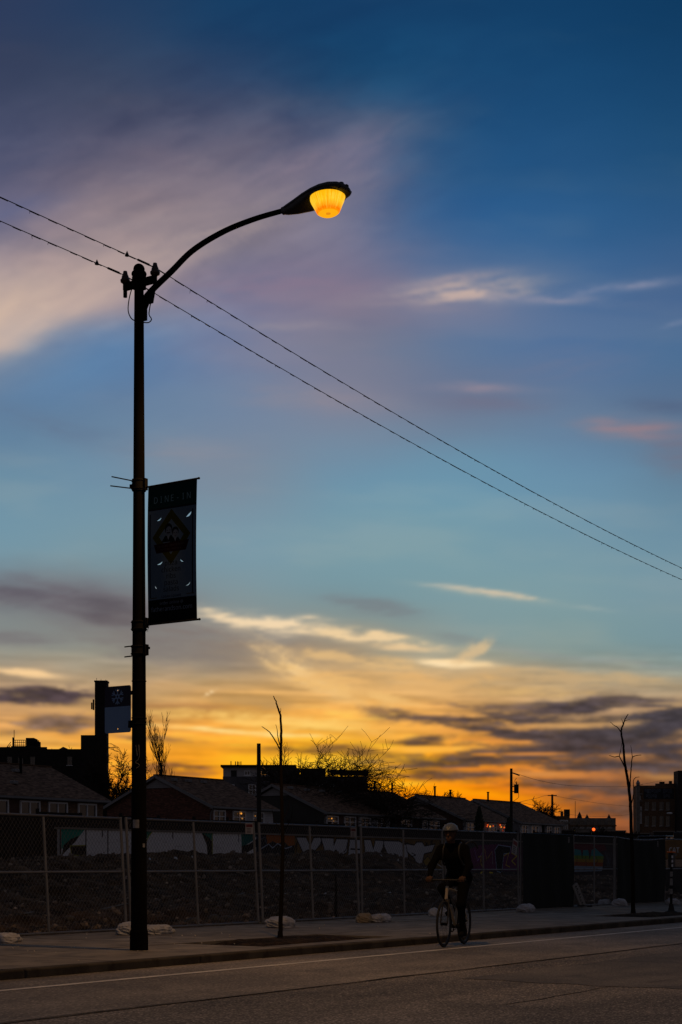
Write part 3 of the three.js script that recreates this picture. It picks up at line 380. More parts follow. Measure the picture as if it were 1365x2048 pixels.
    poly([[1045, 1679], [1420, 1690], [1420, 1752], [1045, 1752]], '#3b3336'); poly([[1130, 1672], [1206, 1676], [1214, 1700], [1190, 1706], [1140, 1704]], 'rgb(106,34,48)');
    const rb = (pts) => { x.save(); x.beginPath(); pts.forEach(([a, b], i) => i ? x.lineTo(X(a), Y(a, b)) : x.moveTo(X(a), Y(a, b))); x.closePath(); x.clip(); [['rgb(34,150,158)', 1690, 1712], ['rgb(120,164,50)', 1711, 1719], ['rgb(186,146,30)', 1718, 1725], ['rgb(176,88,22)', 1724, 1733], ['rgb(160,184,206)', 1732, 1756]].forEach(([c, a, b]) => poly([[1130, a - 1], [1215, a + 1.4], [1215, b + 1.4], [1130, b - 1]], c)); x.restore(); };
    rb([[1142, 1703], [1150, 1698], [1162, 1700], [1165, 1720], [1167, 1700], [1177, 1700], [1180, 1722], [1184, 1700], [1191, 1696], [1208, 1712], [1206, 1734], [1204, 1742], [1146, 1744]]); line([[1192, 1712], [1196, 1722], [1190, 1730]], '#3c1410', 4); line([[1172, 1712], [1173, 1734]], '#3c1410', 4); line([[1155, 1712], [1154, 1730]], '#3c1410', 4); for (let i = 0; i < 14; i++) line([[1208 + R() * 18, 1700 + R() * 34], [1208 + R() * 18, 1700 + R() * 34]], '#5a6676', 3);
  };
  for (let k = 0; k < n; k++) {
    const t = canvas(1024, 184, (x, w) => { x.scale(w / (L * SC), 184 / (H * SC)); draw(x, k); });
    const m = mat(0.92, 0.92, 0.92, 0.9, 0, { map: t, bumpMap: rep(grimeTex, 10, 2), bumpScale: 0.01 }), g = box(L - 0.02, H, 0.25);
    part('wall_panel', g, m, wall).position.set(u0 + (k + 0.5) * L, H / 2, -(V_WALL + 0.125));
  }
  part('coping', uvMetres(box(u1 - u0 + 0.1, 0.07, 0.33, (u0 + u1) / 2, H + 0.036, -(V_WALL + 0.125))), M.stone, wall);
}
{ // dark boards standing in for the shaded lower storeys and hedge behind the wall
  const u0 = uAt(-900, 42), u1 = uAt(1300, 42), step = 2.4; let i = 0;
  const f = thing('standin_boards', 'dark boards standing in for shaded lower storeys and hedge behind the graffiti wall', 'fence', V3(0, 0, 0));
  for (let u = u0; u < u1; u += step, i++) { const h = 3.22 + (hash(i, 4) - 0.5) * 0.12; part('board_bay', uvMetres(box(step - 0.1, h, 0.05, u + step / 2, h / 2, -42)), M.boards, f); part('post', uvMetres(box(0.1, h + 0.12, 0.1, u, (h + 0.12) / 2, -42.02)), M.boards, f); }
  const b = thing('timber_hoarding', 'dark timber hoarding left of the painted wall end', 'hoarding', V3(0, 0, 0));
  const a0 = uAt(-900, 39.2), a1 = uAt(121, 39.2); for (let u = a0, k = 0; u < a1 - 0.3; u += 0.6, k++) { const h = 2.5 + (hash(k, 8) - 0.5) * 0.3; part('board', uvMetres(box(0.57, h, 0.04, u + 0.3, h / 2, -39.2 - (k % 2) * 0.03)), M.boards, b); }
}

// ---------------------------------------------------------------- terraced houses
const winParts = {};
function windowUnit(parent, x, y, z, w, h, style = 'double', facing = 0) {
  const g = new THREE.Group(); g.name = 'window'; g.position.set(x, y, z); g.rotation.y = facing; parent.add(g);
  const key = [w, h, style].join(); const q = winParts[key] ??= (() => {
    const t = style === 'old' ? 0.05 : 0.095, fr = [box(w, t, 0.1, 0, h / 2 - t / 2, 0.05), box(w, t, 0.1, 0, -h / 2 + t / 2, 0.05), box(t, h - 2 * t, 0.1, -w / 2 + t / 2, 0, 0.05), box(t, h - 2 * t, 0.1, w / 2 - t / 2, 0, 0.05)];
    const mu = [box(style === 'old' ? 0.03 : 0.085, h - 2 * t, 0.07, 0, 0, 0.04)]; if (style !== 'slider') mu.push(box(w - 2 * t, 0.06, 0.06, 0, 0.02, 0.04));
    return { frame: merge(fr), muntin: merge(mu), pane: box(w - t, h - t, 0.02, 0, 0, 0.012), sill: box(w + 0.16, 0.07, 0.16, 0, -h / 2 - 0.037, 0.082) };
  })();
  part('frame', q.frame, style === 'old' ? M.stone : M.white, g); part('muntin', q.muntin, style === 'old' ? M.stone : M.white, g); part('pane', q.pane, M.glass, g); part('sill', q.sill, M.white, g);
  return g;
}
const EAVE = 5.36, RIDGE = 7.45, HD = 9.4;
function house(u0, u1, label, gableMat, units, wins, opt = {}) {
  const L = u1 - u0, h = thing('terraced_house', label, 'house', V3(u0, 0, -V_HOUSE), 0, 'row of low terraced houses behind the graffiti wall');
  const prof = new THREE.Shape([[0, 0], [HD, 0], [HD, EAVE], [HD / 2, RIDGE], [0, EAVE]].map(([x, y]) => new THREE.Vector2(x, y)));
  const body = new THREE.ExtrudeGeometry(prof, { depth: L, bevelEnabled: false }).applyMatrix4(new THREE.Matrix4().makeBasis(V3(0, 0, -1), V3(0, 1, 0), V3(1, 0, 0)));
  part('wall', uvMetres(body), gableMat, h);
  let x = 0; units.forEach(([w, m]) => { part('facade_panel', uvMetres(box(w * L - 0.03, EAVE - 0.05, 0.08, x + w * L / 2, EAVE / 2 - 0.03, 0.045)), m, h); x += w * L; });
  const pitch = Math.atan2(RIDGE - EAVE, HD / 2), sl = (HD / 2 + 0.45) / Math.cos(pitch), roof = new THREE.Group(); roof.name = 'roof'; h.add(roof);
  for (const s of [1, -1]) { const g = uvMetres(box(L + 0.5, 0.14, sl, L / 2, 0, 0)); const r = part('roof_slope', g, M.roof, roof); r.rotation.x = s * pitch; const c = (HD / 2 + 0.45) / 2; r.position.set(0, RIDGE - Math.tan(pitch) * c + 0.09, -HD / 2 + s * c); }
  part('ridge_cap', box(L + 0.5, 0.06, 0.3, L / 2, RIDGE + 0.18, -HD / 2), M.roof, roof);
  part('gutter', box(L + 0.5, 0.13, 0.13, L / 2, EAVE - 0.13, 0.46), M.whiteOld, h); part('fascia', box(L + 0.44, 0.16, 0.03, L / 2, EAVE - 0.12, 0.375), M.white, h); part('soffit', box(L + 0.4, 0.03, 0.28, L / 2, EAVE - 0.215, 0.226), M.whiteOld, h);
  const rl = (HD / 2 + 0.5) / Math.cos(pitch); for (const s of [1, -1]) { const r = part('rake_board', box(0.05, 0.2, rl), M.whiteOld, h); r.rotation.x = s * pitch; const c = (HD / 2 + 0.5) / 2; r.position.set(-0.285, RIDGE - Math.tan(pitch) * c + 0.05, -HD / 2 + s * c); }
  part('gable_vent', [new THREE.ExtrudeGeometry(new THREE.Shape([[-1.4, 0], [1.4, 0], [0, 0.62]].map(([a, b]) => new THREE.Vector2(a, b))), { depth: 0.06, bevelEnabled: false }).rotateY(-Math.PI / 2).translate(-0.01, RIDGE - 0.78, -HD / 2)], M.sidingGrey, h);
  part('downspout', [tube([V3(-0.05, EAVE - 0.2, 0.42), V3(-0.06, EAVE - 0.45, 0.2), V3(-0.06, EAVE - 0.75, 0.12), V3(-0.06, 2, 0.12)], 0.045, 6, 12)], M.whiteOld, h);
  for (const [wx, ww, wh, st] of wins) windowUnit(h, wx - u0, EAVE - 0.3 - wh / 2, 0.09, ww, wh, st);
  for (const [vx, vs] of opt.vents ?? []) { const k = vs * Math.tan(pitch); const v = part('roof_vent', [rbox(0.42, 0.2, 0.36, 0.05, 0, 0.1, 0)], M.whiteOld, roof); v.position.set(vx - u0, RIDGE - k + 0.16, -HD / 2 + vs); }
  for (const [vx, vh, vs] of opt.pipes ?? []) part('flue_pipe', [new THREE.CylinderGeometry(0.09, 0.09, vh, 10).translate(vx - u0, RIDGE - vs * Math.tan(pitch) + vh / 2, -HD / 2 + vs), new THREE.CylinderGeometry(0.14, 0.14, 0.08, 10).translate(vx - u0, RIDGE - vs * Math.tan(pitch) + vh + 0.04, -HD / 2 + vs)], M.steel, h);
  return h;
}
const HU = (px) => uAt(px, V_HOUSE);
const win = (a, b, h = 0.92, st = 'double') => [(HU(a) + HU(b)) / 2, HU(b) - HU(a), h, st];
house(33, 53.5, 'terraced house beyond the left picture edge, next to the leftmost one in view', M.brickRed, [[0.5, M.brickTan], [0.5, M.sidingBrown]], [[36, 1.2, 0.95, 'slider'], [41, 1.2, 0.95, 'slider'], [46, 1.2, 0.95, 'slider'], [50.5, 1.2, 0.95, 'slider']]);
house(56, HU(205), 'leftmost terraced house with long white gutter and wide sliding windows', M.brickRed, [[0.36, M.sidingBrown], [0.3, M.sidingBrown], [0.34, M.brickTan]], [win(-36, 14, 0.95, 'slider'), win(37, 77, 0.95, 'slider'), win(94, 132, 0.95, 'slider'), win(153, 190, 0.95, 'slider')], { vents: [[HU(40), 1.2], [HU(110), 1.4], [HU(60), 3.4]], pipes: [[HU(118), 1.1, 1.5]] });
house(HU(420), HU(545), 'terraced house with broad brown brick gable right of the lamp post', M.brickRed, [[0.46, M.brickRed], [0.54, M.siding]], [win(424, 448), win(463, 489), win(503, 525), win(545 - 16, 545 - 2, 0.92)].slice(0, 3), { vents: [[HU(432), 1.0], [HU(460), 1.0], [HU(490), 1.0]], pipes: [[HU(424), 0.9, 0.2]] });
house(HU(648), HU(779), 'terraced house with dark gable and four white windows in the middle', M.sidingDark, [[0.5, M.sidingBrown], [0.5, M.siding]], [win(650, 674), win(686, 709), win(718, 738), win(751, 771)], { vents: [[HU(662), 0.9], [HU(690), 1.1], [HU(720), 1.1], [HU(752), 1.1]], pipes: [] });
house(HU(790), HU(880), 'dark brown terraced house seen over the cyclist helmet', M.sidingBrown, [[0.5, M.sidingBrown], [0.5, M.brickDark]], [win(799, 821), win(842, 852), win(856, 876)], { vents: [], pipes: [[HU(838), 1.1, 0.3], [HU(872), 1.1, 0.3]] });
house(HU(926), HU(1016), 'terraced house with orange lights in its windows, white rake board', M.sidingBrown, [[1, M.sidingGrey]], [win(930, 948), win(975, 991, 0.8), win(998, 1014, 0.8)], { vents: [], pipes: [[HU(955), 1.1, 0.3], [HU(985), 0.9, 0.3]] });
house(HU(1038), HU(1083), 'small terraced house behind the utility pole with transformer', M.sidingGrey, [[1, M.siding]], [win(1041, 1053, 0.9), win(1060, 1074, 0.9)], { vents: [[HU(1044), 0.6]], pipes: [[HU(1058), 1.0, 0.3]] });
house(HU(1088), HU(1122), 'farthest terraced house at the right end of the row', M.sidingDark, [[1, M.sidingGrey]], [win(1091, 1101, 0.9), win(1106, 1117, 0.9)], {});
// small coloured lights seen in the windows
{
  const red = glow(0.8, 0.1, 0.015), amber = glow(0.85, 0.32, 0.04), dim = glow(0.3, 0.13, 0.03);
  const bulbs = (label, list) => { const c = PV(list[0][0], list[0][1], V_HOUSE - 0.18), o = thing('window_lights', label, 'lights', c); for (const [px, py, r, m] of list) part('bulb', new THREE.SphereGeometry(r, 8, 6), m, o).position.copy(PV(px, py, V_HOUSE - 0.24).sub(c)); };
  bulbs('yellow and orange lights in the brown brick house window', [[483, 1627, 0.07, amber], [485, 1637, 0.06, dim]]);
  bulbs('faint amber light in the window right of the thin utility pole', [[511, 1632, 0.045, dim]]);
  bulbs('small orange light in the leftmost window of the dark gabled house', [[664, 1637, 0.05, amber], [668, 1642, 0.035, dim]]);
  bulbs('cluster of red and amber lights in the left lit window', [[976, 1650, 0.07, red], [975, 1653, 0.06, red], [981, 1653, 0.08, amber], [987, 1652, 0.05, red]]);
  bulbs('cluster of orange lights in the right lit window', [[1001, 1650, 0.07, red], [1003, 1654, 0.06, amber], [1009, 1655, 0.07, red], [1012, 1653, 0.05, amber]]);
}

// ---------------------------------------------------------------- larger buildings behind
function block(name, label, px0, px1, top, d, depth, wm, at = 0) { // a building whose front runs across the view; returns the group (x to the right, z towards the viewer) and the scale
  const a = P(px0, 1731, d), b = P(px1, 1731, d), w = a.distanceTo(b), h = EYE + (1731 - top) * d / F; a.y = 0;
  const o = thing(name, label, 'building', a, Math.atan2(-(b.z - a.z), b.x - a.x)); part('wall', uvMetres(box(w, h, depth, w / 2, h / 2, -depth / 2)), wm, o);
  return { o, w, h, s: d / F, X: (px) => (px - px0) * d / F, Y: (py) => EYE + (1731 - py) * d / F };
}
{
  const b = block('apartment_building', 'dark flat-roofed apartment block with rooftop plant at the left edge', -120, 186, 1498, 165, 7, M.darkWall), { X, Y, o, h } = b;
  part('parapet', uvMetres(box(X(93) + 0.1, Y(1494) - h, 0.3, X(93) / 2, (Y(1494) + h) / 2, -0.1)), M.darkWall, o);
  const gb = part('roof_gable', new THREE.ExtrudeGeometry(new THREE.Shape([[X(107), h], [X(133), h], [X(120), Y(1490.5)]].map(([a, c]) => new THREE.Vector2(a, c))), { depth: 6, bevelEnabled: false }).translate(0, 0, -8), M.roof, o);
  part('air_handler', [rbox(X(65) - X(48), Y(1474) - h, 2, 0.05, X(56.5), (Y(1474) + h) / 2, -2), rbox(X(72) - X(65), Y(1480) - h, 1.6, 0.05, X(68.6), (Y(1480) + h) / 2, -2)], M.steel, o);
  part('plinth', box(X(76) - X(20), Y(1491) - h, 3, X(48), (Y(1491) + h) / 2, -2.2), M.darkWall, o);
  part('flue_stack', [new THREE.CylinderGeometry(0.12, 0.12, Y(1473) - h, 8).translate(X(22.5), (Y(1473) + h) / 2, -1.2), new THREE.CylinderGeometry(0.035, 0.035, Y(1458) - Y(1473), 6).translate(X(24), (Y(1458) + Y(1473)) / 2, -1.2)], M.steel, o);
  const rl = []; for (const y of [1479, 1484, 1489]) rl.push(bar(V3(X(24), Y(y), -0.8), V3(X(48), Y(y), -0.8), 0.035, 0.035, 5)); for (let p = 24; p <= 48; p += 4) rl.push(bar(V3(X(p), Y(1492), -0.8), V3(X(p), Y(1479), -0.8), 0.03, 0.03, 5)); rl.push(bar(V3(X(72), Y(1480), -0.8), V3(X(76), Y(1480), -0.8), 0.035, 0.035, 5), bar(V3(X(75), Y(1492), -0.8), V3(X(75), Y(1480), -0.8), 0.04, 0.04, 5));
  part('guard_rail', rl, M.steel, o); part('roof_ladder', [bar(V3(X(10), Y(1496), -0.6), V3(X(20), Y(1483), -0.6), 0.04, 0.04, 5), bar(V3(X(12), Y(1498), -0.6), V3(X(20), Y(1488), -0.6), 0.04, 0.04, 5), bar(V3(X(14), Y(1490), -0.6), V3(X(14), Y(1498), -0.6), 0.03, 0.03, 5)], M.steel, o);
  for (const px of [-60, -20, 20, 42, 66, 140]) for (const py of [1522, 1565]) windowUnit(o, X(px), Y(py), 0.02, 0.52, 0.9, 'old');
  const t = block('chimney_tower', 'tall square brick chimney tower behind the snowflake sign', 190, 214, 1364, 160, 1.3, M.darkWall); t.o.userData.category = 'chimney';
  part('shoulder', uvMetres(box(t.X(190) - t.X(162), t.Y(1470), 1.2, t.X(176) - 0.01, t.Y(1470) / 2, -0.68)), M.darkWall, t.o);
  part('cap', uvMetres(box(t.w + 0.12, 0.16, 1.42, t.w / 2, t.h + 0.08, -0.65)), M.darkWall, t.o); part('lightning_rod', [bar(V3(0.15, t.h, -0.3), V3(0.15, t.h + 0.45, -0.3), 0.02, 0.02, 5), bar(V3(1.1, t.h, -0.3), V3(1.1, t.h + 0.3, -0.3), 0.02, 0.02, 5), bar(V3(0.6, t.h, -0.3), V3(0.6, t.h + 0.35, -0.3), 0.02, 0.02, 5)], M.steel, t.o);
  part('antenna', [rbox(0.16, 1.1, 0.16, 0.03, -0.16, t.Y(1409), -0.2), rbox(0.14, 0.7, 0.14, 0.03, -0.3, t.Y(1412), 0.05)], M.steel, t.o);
}
{
  const b = block('roof_terrace_building', 'flat-roofed grey building with penthouse and roof pergola above the houses', 446, 735, 1553, 152, 12, M.render), { X, Y, o, h, w } = b;
  part('penthouse_wall', uvMetres(box(X(590), Y(1534) - h, 5, X(590) / 2 + 0, (Y(1534) + h) / 2, -2.7)), M.siding, o).position.x = X(446) + 0.02;
  part('penthouse_roof', uvMetres(box(X(596), Y(1530) - Y(1534), 5.8, X(596) / 2 - 0.2, (Y(1530) + Y(1534)) / 2, -2.6)), M.steel, o);
  part('dark_bay', uvMetres(box(X(600) - X(540), Y(1536) - h, 0.3, X(570), (Y(1536) + h) / 2, -0.04)), M.sidingDark, o); part('stair_house', uvMetres(box(X(651) - X(601), Y(1536) - h, 4, X(626), (Y(1536) + h) / 2, -2.6)), M.sidingDark, o);
  const d = part('door', box(0.55, 0.75, 0.06, X(468), Y(1548), -0.17), M.black, o); windowUnit(o, X(495), Y(1546), -0.18, 0.62, 0.5, 'slider');
  for (const [px, py] of [[461, 1521], [470, 1521.5], [474, 1521.5], [477, 1522], [481, 1521.5]]) part('vent_pipe', [bar(V3(X(px), Y(1530), -1), V3(X(px), Y(py), -1), 0.05, 0.05, 6)], M.steel, o);
  const pr = part('pergola_roof', uvMetres(box(X(734) - X(656), 0.3, 4, X(695), Y(1537.5), -2.2)), M.boards, o); pr.rotation.z = -0.02;
  for (const px of [658, 682, 732]) for (const z of [-0.4, -4]) part('pergola_post', [bar(V3(X(px), h, z), V3(X(px), Y(1537), z), 0.09, 0.09, 6)], M.boards, o);
  part('terrace_wall', uvMetres(box(X(735) - X(690), Y(1557) - h + 0.6, 0.25, X(712), (Y(1557) + h) / 2 - 0.2, 0.13)), M.render, o);
  for (const px of [462, 505, 600, 640, 668]) windowUnit(o, X(px), Y(1580), 0.02, 0.75, 1.1);
  const tree = P(528, 1552, 151), t = thing('lit_christmas_tree', 'small Christmas tree outlined in amber string lights on the penthouse front', 'decoration', tree);
  part('stand', [bar(V3(0, -0.05, 0), V3(0, 0.1, 0), 0.04, 0.04, 6)], M.black, t); part('tree_body', new THREE.ConeGeometry(0.3, 0.85, 10).translate(0, 0.5, 0), M.evergreen, t);
  const lm = glow(0.4, 0.17, 0.04); for (let i = 0; i < 16; i++) { const a = i / 16, y = a < 0.3 ? 0.1 : 0.1 + 0.84 * (a < 0.65 ? (a - 0.3) / 0.35 : (1 - a) / 0.35), x = a < 0.3 ? lerp(-0.3, 0.3, a / 0.3) : (a < 0.65 ? 1 : -1) * 0.3 * (1 - (y - 0.1) / 0.84), q = V3(x * ST - 0 + (0) * CT, y, x * CT); part('fairy_light', new THREE.SphereGeometry(0.032, 6, 5), lm, t).position.copy(q.add(V3(-0.3 * CT, 0, 0.3 * ST))); }
}
{ // brick warehouse at the right edge
  const b = block('brick_warehouse', 'tall old brick building with faded painted lettering at the right edge', 1275, 1440, 1571, 300, 4.2, M.brickTan), { X, Y, o, h, w } = b;
  const sign = canvas(512, 128, (x) => { x.fillStyle = '#3b3f46'; x.fillRect(0, 0, 512, 128); x.fillStyle = '#9aa6b6'; x.font = 'bold 50px sans-serif'; for (let i = 0; i < 260; i++) { const c = hash(i, 5), r = hash(i, 6); x.fillStyle = `rgba(150,164,184,${0.08 + c * 0.12})`; x.fillRect(r * 512, hash(i, 7) * 128, 20 * c, 4); } const glyph = (gx, gy, gw, gh, k) => { x.strokeStyle = `rgba(170,184,206,${0.45 + 0.4 * hash(k, 2)})`; x.lineWidth = 7; x.strokeRect(gx, gy, gw, gh * (k % 3 ? 1 : 0.5)); if (k % 2) { x.beginPath(); x.moveTo(gx, gy + gh / 2); x.lineTo(gx + gw, gy + gh / 2); x.stroke(); } }; for (let i = 0; i < 12; i++) if (i !== 7) glyph(16 + i * 40, 12, 24, 42, i); for (let i = 0; i < 11; i++) if (i < 5 || i > 7) glyph(40 + i * 38, 76, 22, 38, i + 3); });
  part('painted_sign', box(X(1348) - X(1288), Y(1577) - Y(1598), 0.05, X(1318), (Y(1577) + Y(1598)) / 2, 0.03), mat(0.6, 0.6, 0.6, 0.9, 0, { map: sign }), o);
  part('corner_pier', uvMetres(box(0.6, Y(1567), 0.5, 0.1, Y(1567) / 2, 0.26)), M.stone, o); part('pier_cap', new THREE.ConeGeometry(0.55, 0.8, 4).rotateY(Math.PI / 4).translate(0.1, Y(1567) + 0.4, 0.2), M.sidingGrey, o);
  part('cornice', [box(X(1285), 0.25, 0.3, X(1280), Y(1588), 0.16), box(X(1285), 0.2, 0.26, X(1280), Y(1602), 0.14), box(X(1285), 0.2, 0.26, X(1280), Y(1622), 0.14)], M.stone, o);
  part('stepped_parapet', [box(X(1350) - X(1312), Y(1567) - h, 0.5, X(1331), (Y(1567) + h) / 2, -0.3)], M.brickTan, o); part('chimney', [box(X(1331) - X(1322), Y(1563) - h, 0.9, X(1326.5), (Y(1563) + h) / 2, -1), box(X(1346) - X(1341), Y(1561.5) - h, 0.8, X(1343.5), (Y(1561.5) + h) / 2, -1)], M.brickDark, o);
  part('stair_tower', uvMetres(box(X(1440) - X(1350), Y(1543), 4, X(1395), Y(1543) / 2, 1.0)), M.brickDark, o);
  for (const py of [1612, 1642]) for (const px of [1293, 1307.5, 1322.5, 1335.5]) { const g = windowUnit(o, X(px), Y(py), 0.02, 0.62, py < 1620 ? 1.5 : 1.9, 'old'); part('reveal', box(0.16, py < 1620 ? 1.5 : 1.9, 0.12, 0.4, 0, 0.06), M.stone, g); }
  windowUnit(o, X(1279.5), Y(1595), 0.05, 0.3, 0.7); windowUnit(o, X(1281), Y(1630), 0.05, 0.5, 3.2);
  const c = block('low_corner_building', 'low tan building with cornice beyond the end of the terrace', 1108, 1140, 1632, 250, 4, M.brickTan); part('cornice', box(c.w + 0.4, 0.3, 0.5, c.w / 2, c.h - 1.1, 0.1), M.stone, c.o); part('chimney', [box(0.4, 0.8, 0.4, c.X(1126), c.h + 0.4, -1), box(0.9, 1.1, 0.6, c.X(1136), c.h + 0.55, -1)], M.brickDark, c.o); windowUnit(c.o, c.X(1122), c.Y(1650), 0.02, 1.1, 1.6); windowUnit(c.o, c.X(1132), c.Y(1650), 0.02, 0.7, 1.6);
  const e = block('turreted_building', 'long low building with small turrets behind the traffic light', 1140, 1232, 1636, 262, 5, M.stone); part('band', box(e.w + 0.2, 0.22, 0.3, e.w / 2, e.h - 1.3, 0.1), M.brickTan, e.o); for (const [px, py] of [[1161, 1626], [1176, 1631], [1220, 1631]]) part('turret', [new THREE.CylinderGeometry(0.3, 0.5, e.Y(py) - e.h - 0.3, 6).translate(e.X(px), (e.Y(py) + e.h) / 2 - 0.15, -0.8), new THREE.ConeGeometry(0.4, 0.8, 6).translate(e.X(px), e.Y(py) - 0.1, -0.8)], M.brickDark, e.o); for (let i = 0; i < 6; i++) windowUnit(e.o, e.X(1150 + i * 14), e.Y(1648), 0.02, 0.7, 1.3, 'old');
  const m = thing('radio_mast', 'thin radio mast rising behind the low buildings', 'mast', P(1151, 1731, 275).setY(0)); part('mast', [bar(V3(0, 0, 0), V3(0, EYE + (1731 - 1602) * 275 / F, 0), 0.09, 0.04, 5)], M.steel, m);
}
{ // low dark frontage that closes the view along the street
  const R = rng(9); let k = 0;
  const lab = ['low dark shop block farthest left behind the lit windows', 'low dark shop block under the traffic light', 'low dark shop block right of the traffic light', 'low dark shop block below the brick warehouse', 'low dark shop block at the right end of the street'];
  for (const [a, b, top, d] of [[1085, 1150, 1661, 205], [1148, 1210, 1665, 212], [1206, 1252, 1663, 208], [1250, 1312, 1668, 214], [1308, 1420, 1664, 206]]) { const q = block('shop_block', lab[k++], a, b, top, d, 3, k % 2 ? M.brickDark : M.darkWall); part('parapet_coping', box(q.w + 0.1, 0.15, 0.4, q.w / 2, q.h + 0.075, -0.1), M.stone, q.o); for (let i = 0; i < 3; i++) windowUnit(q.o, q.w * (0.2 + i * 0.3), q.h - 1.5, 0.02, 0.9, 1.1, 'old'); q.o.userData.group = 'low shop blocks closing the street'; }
}

// ---------------------------------------------------------------- street lamp with its own light
const POLE = world(15.5, 0.1, 13.19);
const lamp = thing('street_lamp', 'tall dark steel street lamp with curved arm and glowing amber bowl', 'street lamp', POLE);
{
  const pr = (y) => lerp(0.108, 0.06, y / 8.8);
  part('pole', new THREE.CylinderGeometry(pr(8.8), pr(0), 8.8, 28, 8).translate(0, 4.4, 0), M.pole, lamp);
  part('base_sleeve', [new THREE.CylinderGeometry(0.117, 0.12, 0.24, 28).translate(0, 0.12, 0), new THREE.CylinderGeometry(0.112, 0.117, 0.02, 28).translate(0, 0.25, 0)], M.pole, lamp);
  part('pole_cap', [new THREE.SphereGeometry(0.075, 20, 12).translate(0, 8.86, 0), new THREE.CylinderGeometry(0.085, 0.092, 0.1, 20).translate(0, 8.77, 0), new THREE.SphereGeometry(0.1, 20, 10).scale(1, 0.6, 1).translate(0, 8.8, 0)], M.pole, lamp);
  const arm = new THREE.CatmullRomCurve3([[0.02, 8.37], [0.15, 8.5], [0.555, 8.73], [0.875, 8.91], [1.37, 9.045], [1.85, 9.095], [2.36, 9.1]].map(([s, y]) => V3(0, y, s))).getPoints(48);
  part('arm', limb(arm, arm.map((p, i) => lerp(0.043, 0.03, i / 48)), 12), M.pole, lamp);
  part('arm_bracket', [box(0.05, 0.3, 0.06, 0, 8.33, 0.09), new THREE.ExtrudeGeometry(new THREE.Shape([[0.04, 8.42], [0.28, 8.6], [0.23, 8.38], [0.16, 8.38], [0.1, 8.28], [0.05, 8.22]].map(([a, b]) => new THREE.Vector2(a, b))), { depth: 0.03, bevelEnabled: false }).rotateY(-Math.PI / 2).translate(0.015, 0, 0)], M.pole, lamp);
  // bracket across the top carrying two insulators
  part('crossarm', [box(0.06, 0.09, 0.52, 0, 8.68, 0.01), box(0.12, 0.16, 0.14, 0, 8.68, 0)], M.pole, lamp);
  for (const s of [-0.235, 0.27]) {
    const q = part('insulator', new THREE.LatheGeometry([[0.0, 0.17], [0.025, 0.165], [0.032, 0.13], [0.045, 0.1], [0.05, 0.065], [0.065, 0.05], [0.06, 0.02], [0.03, 0.0], [0, 0]].map(([r, y]) => new THREE.Vector2(r, y)), 18), M.porcelain, lamp); q.position.set(0, 8.72, s);
    part('bolt', [new THREE.CylinderGeometry(0.028, 0.026, 0.19, 12).translate(0, 8.64, s)], M.steel, lamp);
  }
  part('drop_cable', [tube([V3(0, 8.66, -0.1), V3(0.02, 8.62, -0.15), V3(0.02, 8.5, -0.19), V3(0.02, 8.36, -0.2), V3(0.02, 8.26, -0.15), V3(0, 8.2, -0.06)], 0.0075, 6)], M.cable, lamp);
  part('drop_cable', [tube([V3(0, 8.4, 0.2), V3(0, 8.32, 0.18), V3(0, 8.24, 0.17), V3(0, 8.17, 0.21), V3(0, 8.14, 0.17), V3(0, 8.16, 0.06)], 0.0075, 6)], M.cable, lamp);
  // cobra-head luminaire
  const head = new THREE.Group(); head.name = 'luminaire'; lamp.add(head); { const t = -0.075, k = 0.95, py = 9.147, pz = 2.33; head.rotation.x = t; head.scale.setScalar(k); head.position.set(0, py - 0.05 - k * (py * Math.cos(t) - pz * Math.sin(t)), pz - 0.005 - k * (py * Math.sin(t) + pz * Math.cos(t))); }
  const secs = [[2.3, 9.147, 0.045, 0.045, 0.045], [2.36, 9.15, 0.06, 0.056, 0.07], [2.5, 9.155, 0.1, 0.07, 0.1], [2.68, 9.16, 0.165, 0.082, 0.11], [2.84, 9.155, 0.215, 0.095, 0.075], [2.98, 9.15, 0.238, 0.1, 0.045], [3.1, 9.145, 0.23, 0.094, 0.04], [3.2, 9.14, 0.185, 0.076, 0.035], [3.26, 9.135, 0.12, 0.05, 0.03], [3.29, 9.13, 0.03, 0.02, 0.02]], n = 28, pos = [], idx = [];
  secs.forEach(([s, y, w, up, dn], i) => { for (let k = 0; k < n; k++) { const a = k / n * 2 * Math.PI, c = Math.cos(a), q = Math.sin(a); pos.push(Math.sign(c) * Math.abs(c) ** 0.85 * w, y + (q > 0 ? q * up : Math.sign(q) * Math.abs(q) ** 0.6 * dn), s); } if (i) for (let k = 0; k < n; k++) { const a = (i - 1) * n + k, b = (i - 1) * n + (k + 1) % n; idx.push(a, a + n, b, b, a + n, b + n); } });
  for (const o of [0, (secs.length - 1) * n]) { pos.push(0, secs[o ? secs.length - 1 : 0][1], secs[o ? secs.length - 1 : 0][0]); const q = pos.length / 3 - 1; for (let k = 0; k < n; k++) o ? idx.push(o + k, q, o + (k + 1) % n) : idx.push(o + k, o + (k + 1) % n, q); }
  const hg = new THREE.BufferGeometry(); hg.setAttribute('position', new THREE.Float32BufferAttribute(pos, 3)); hg.setIndex(idx); hg.computeVertexNormals();
  part('hood', hg, M.hood, head);
  part('collar', new THREE.CylinderGeometry(0.055, 0.05, 0.08, 16).rotateX(Math.PI / 2).translate(0, 9.148, 2.33), M.hood, head);
  part('seam_band', [tube(secs.slice(1, 9).map(([s, y, w]) => V3(w * 1.004, y + 0.004, s)), 0.008, 6, 40), tube(secs.slice(1, 9).map(([s, y, w]) => V3(-w * 1.004, y + 0.004, s)), 0.008, 6, 40)], M.hood, head);
  part('latch', [rbox(0.05, 0.03, 0.05, 0.008, 0, 9.165, 3.265), rbox(0.012, 0.05, 0.04, 0.004, -0.12, 9.13, 3.235)], M.steel, head);
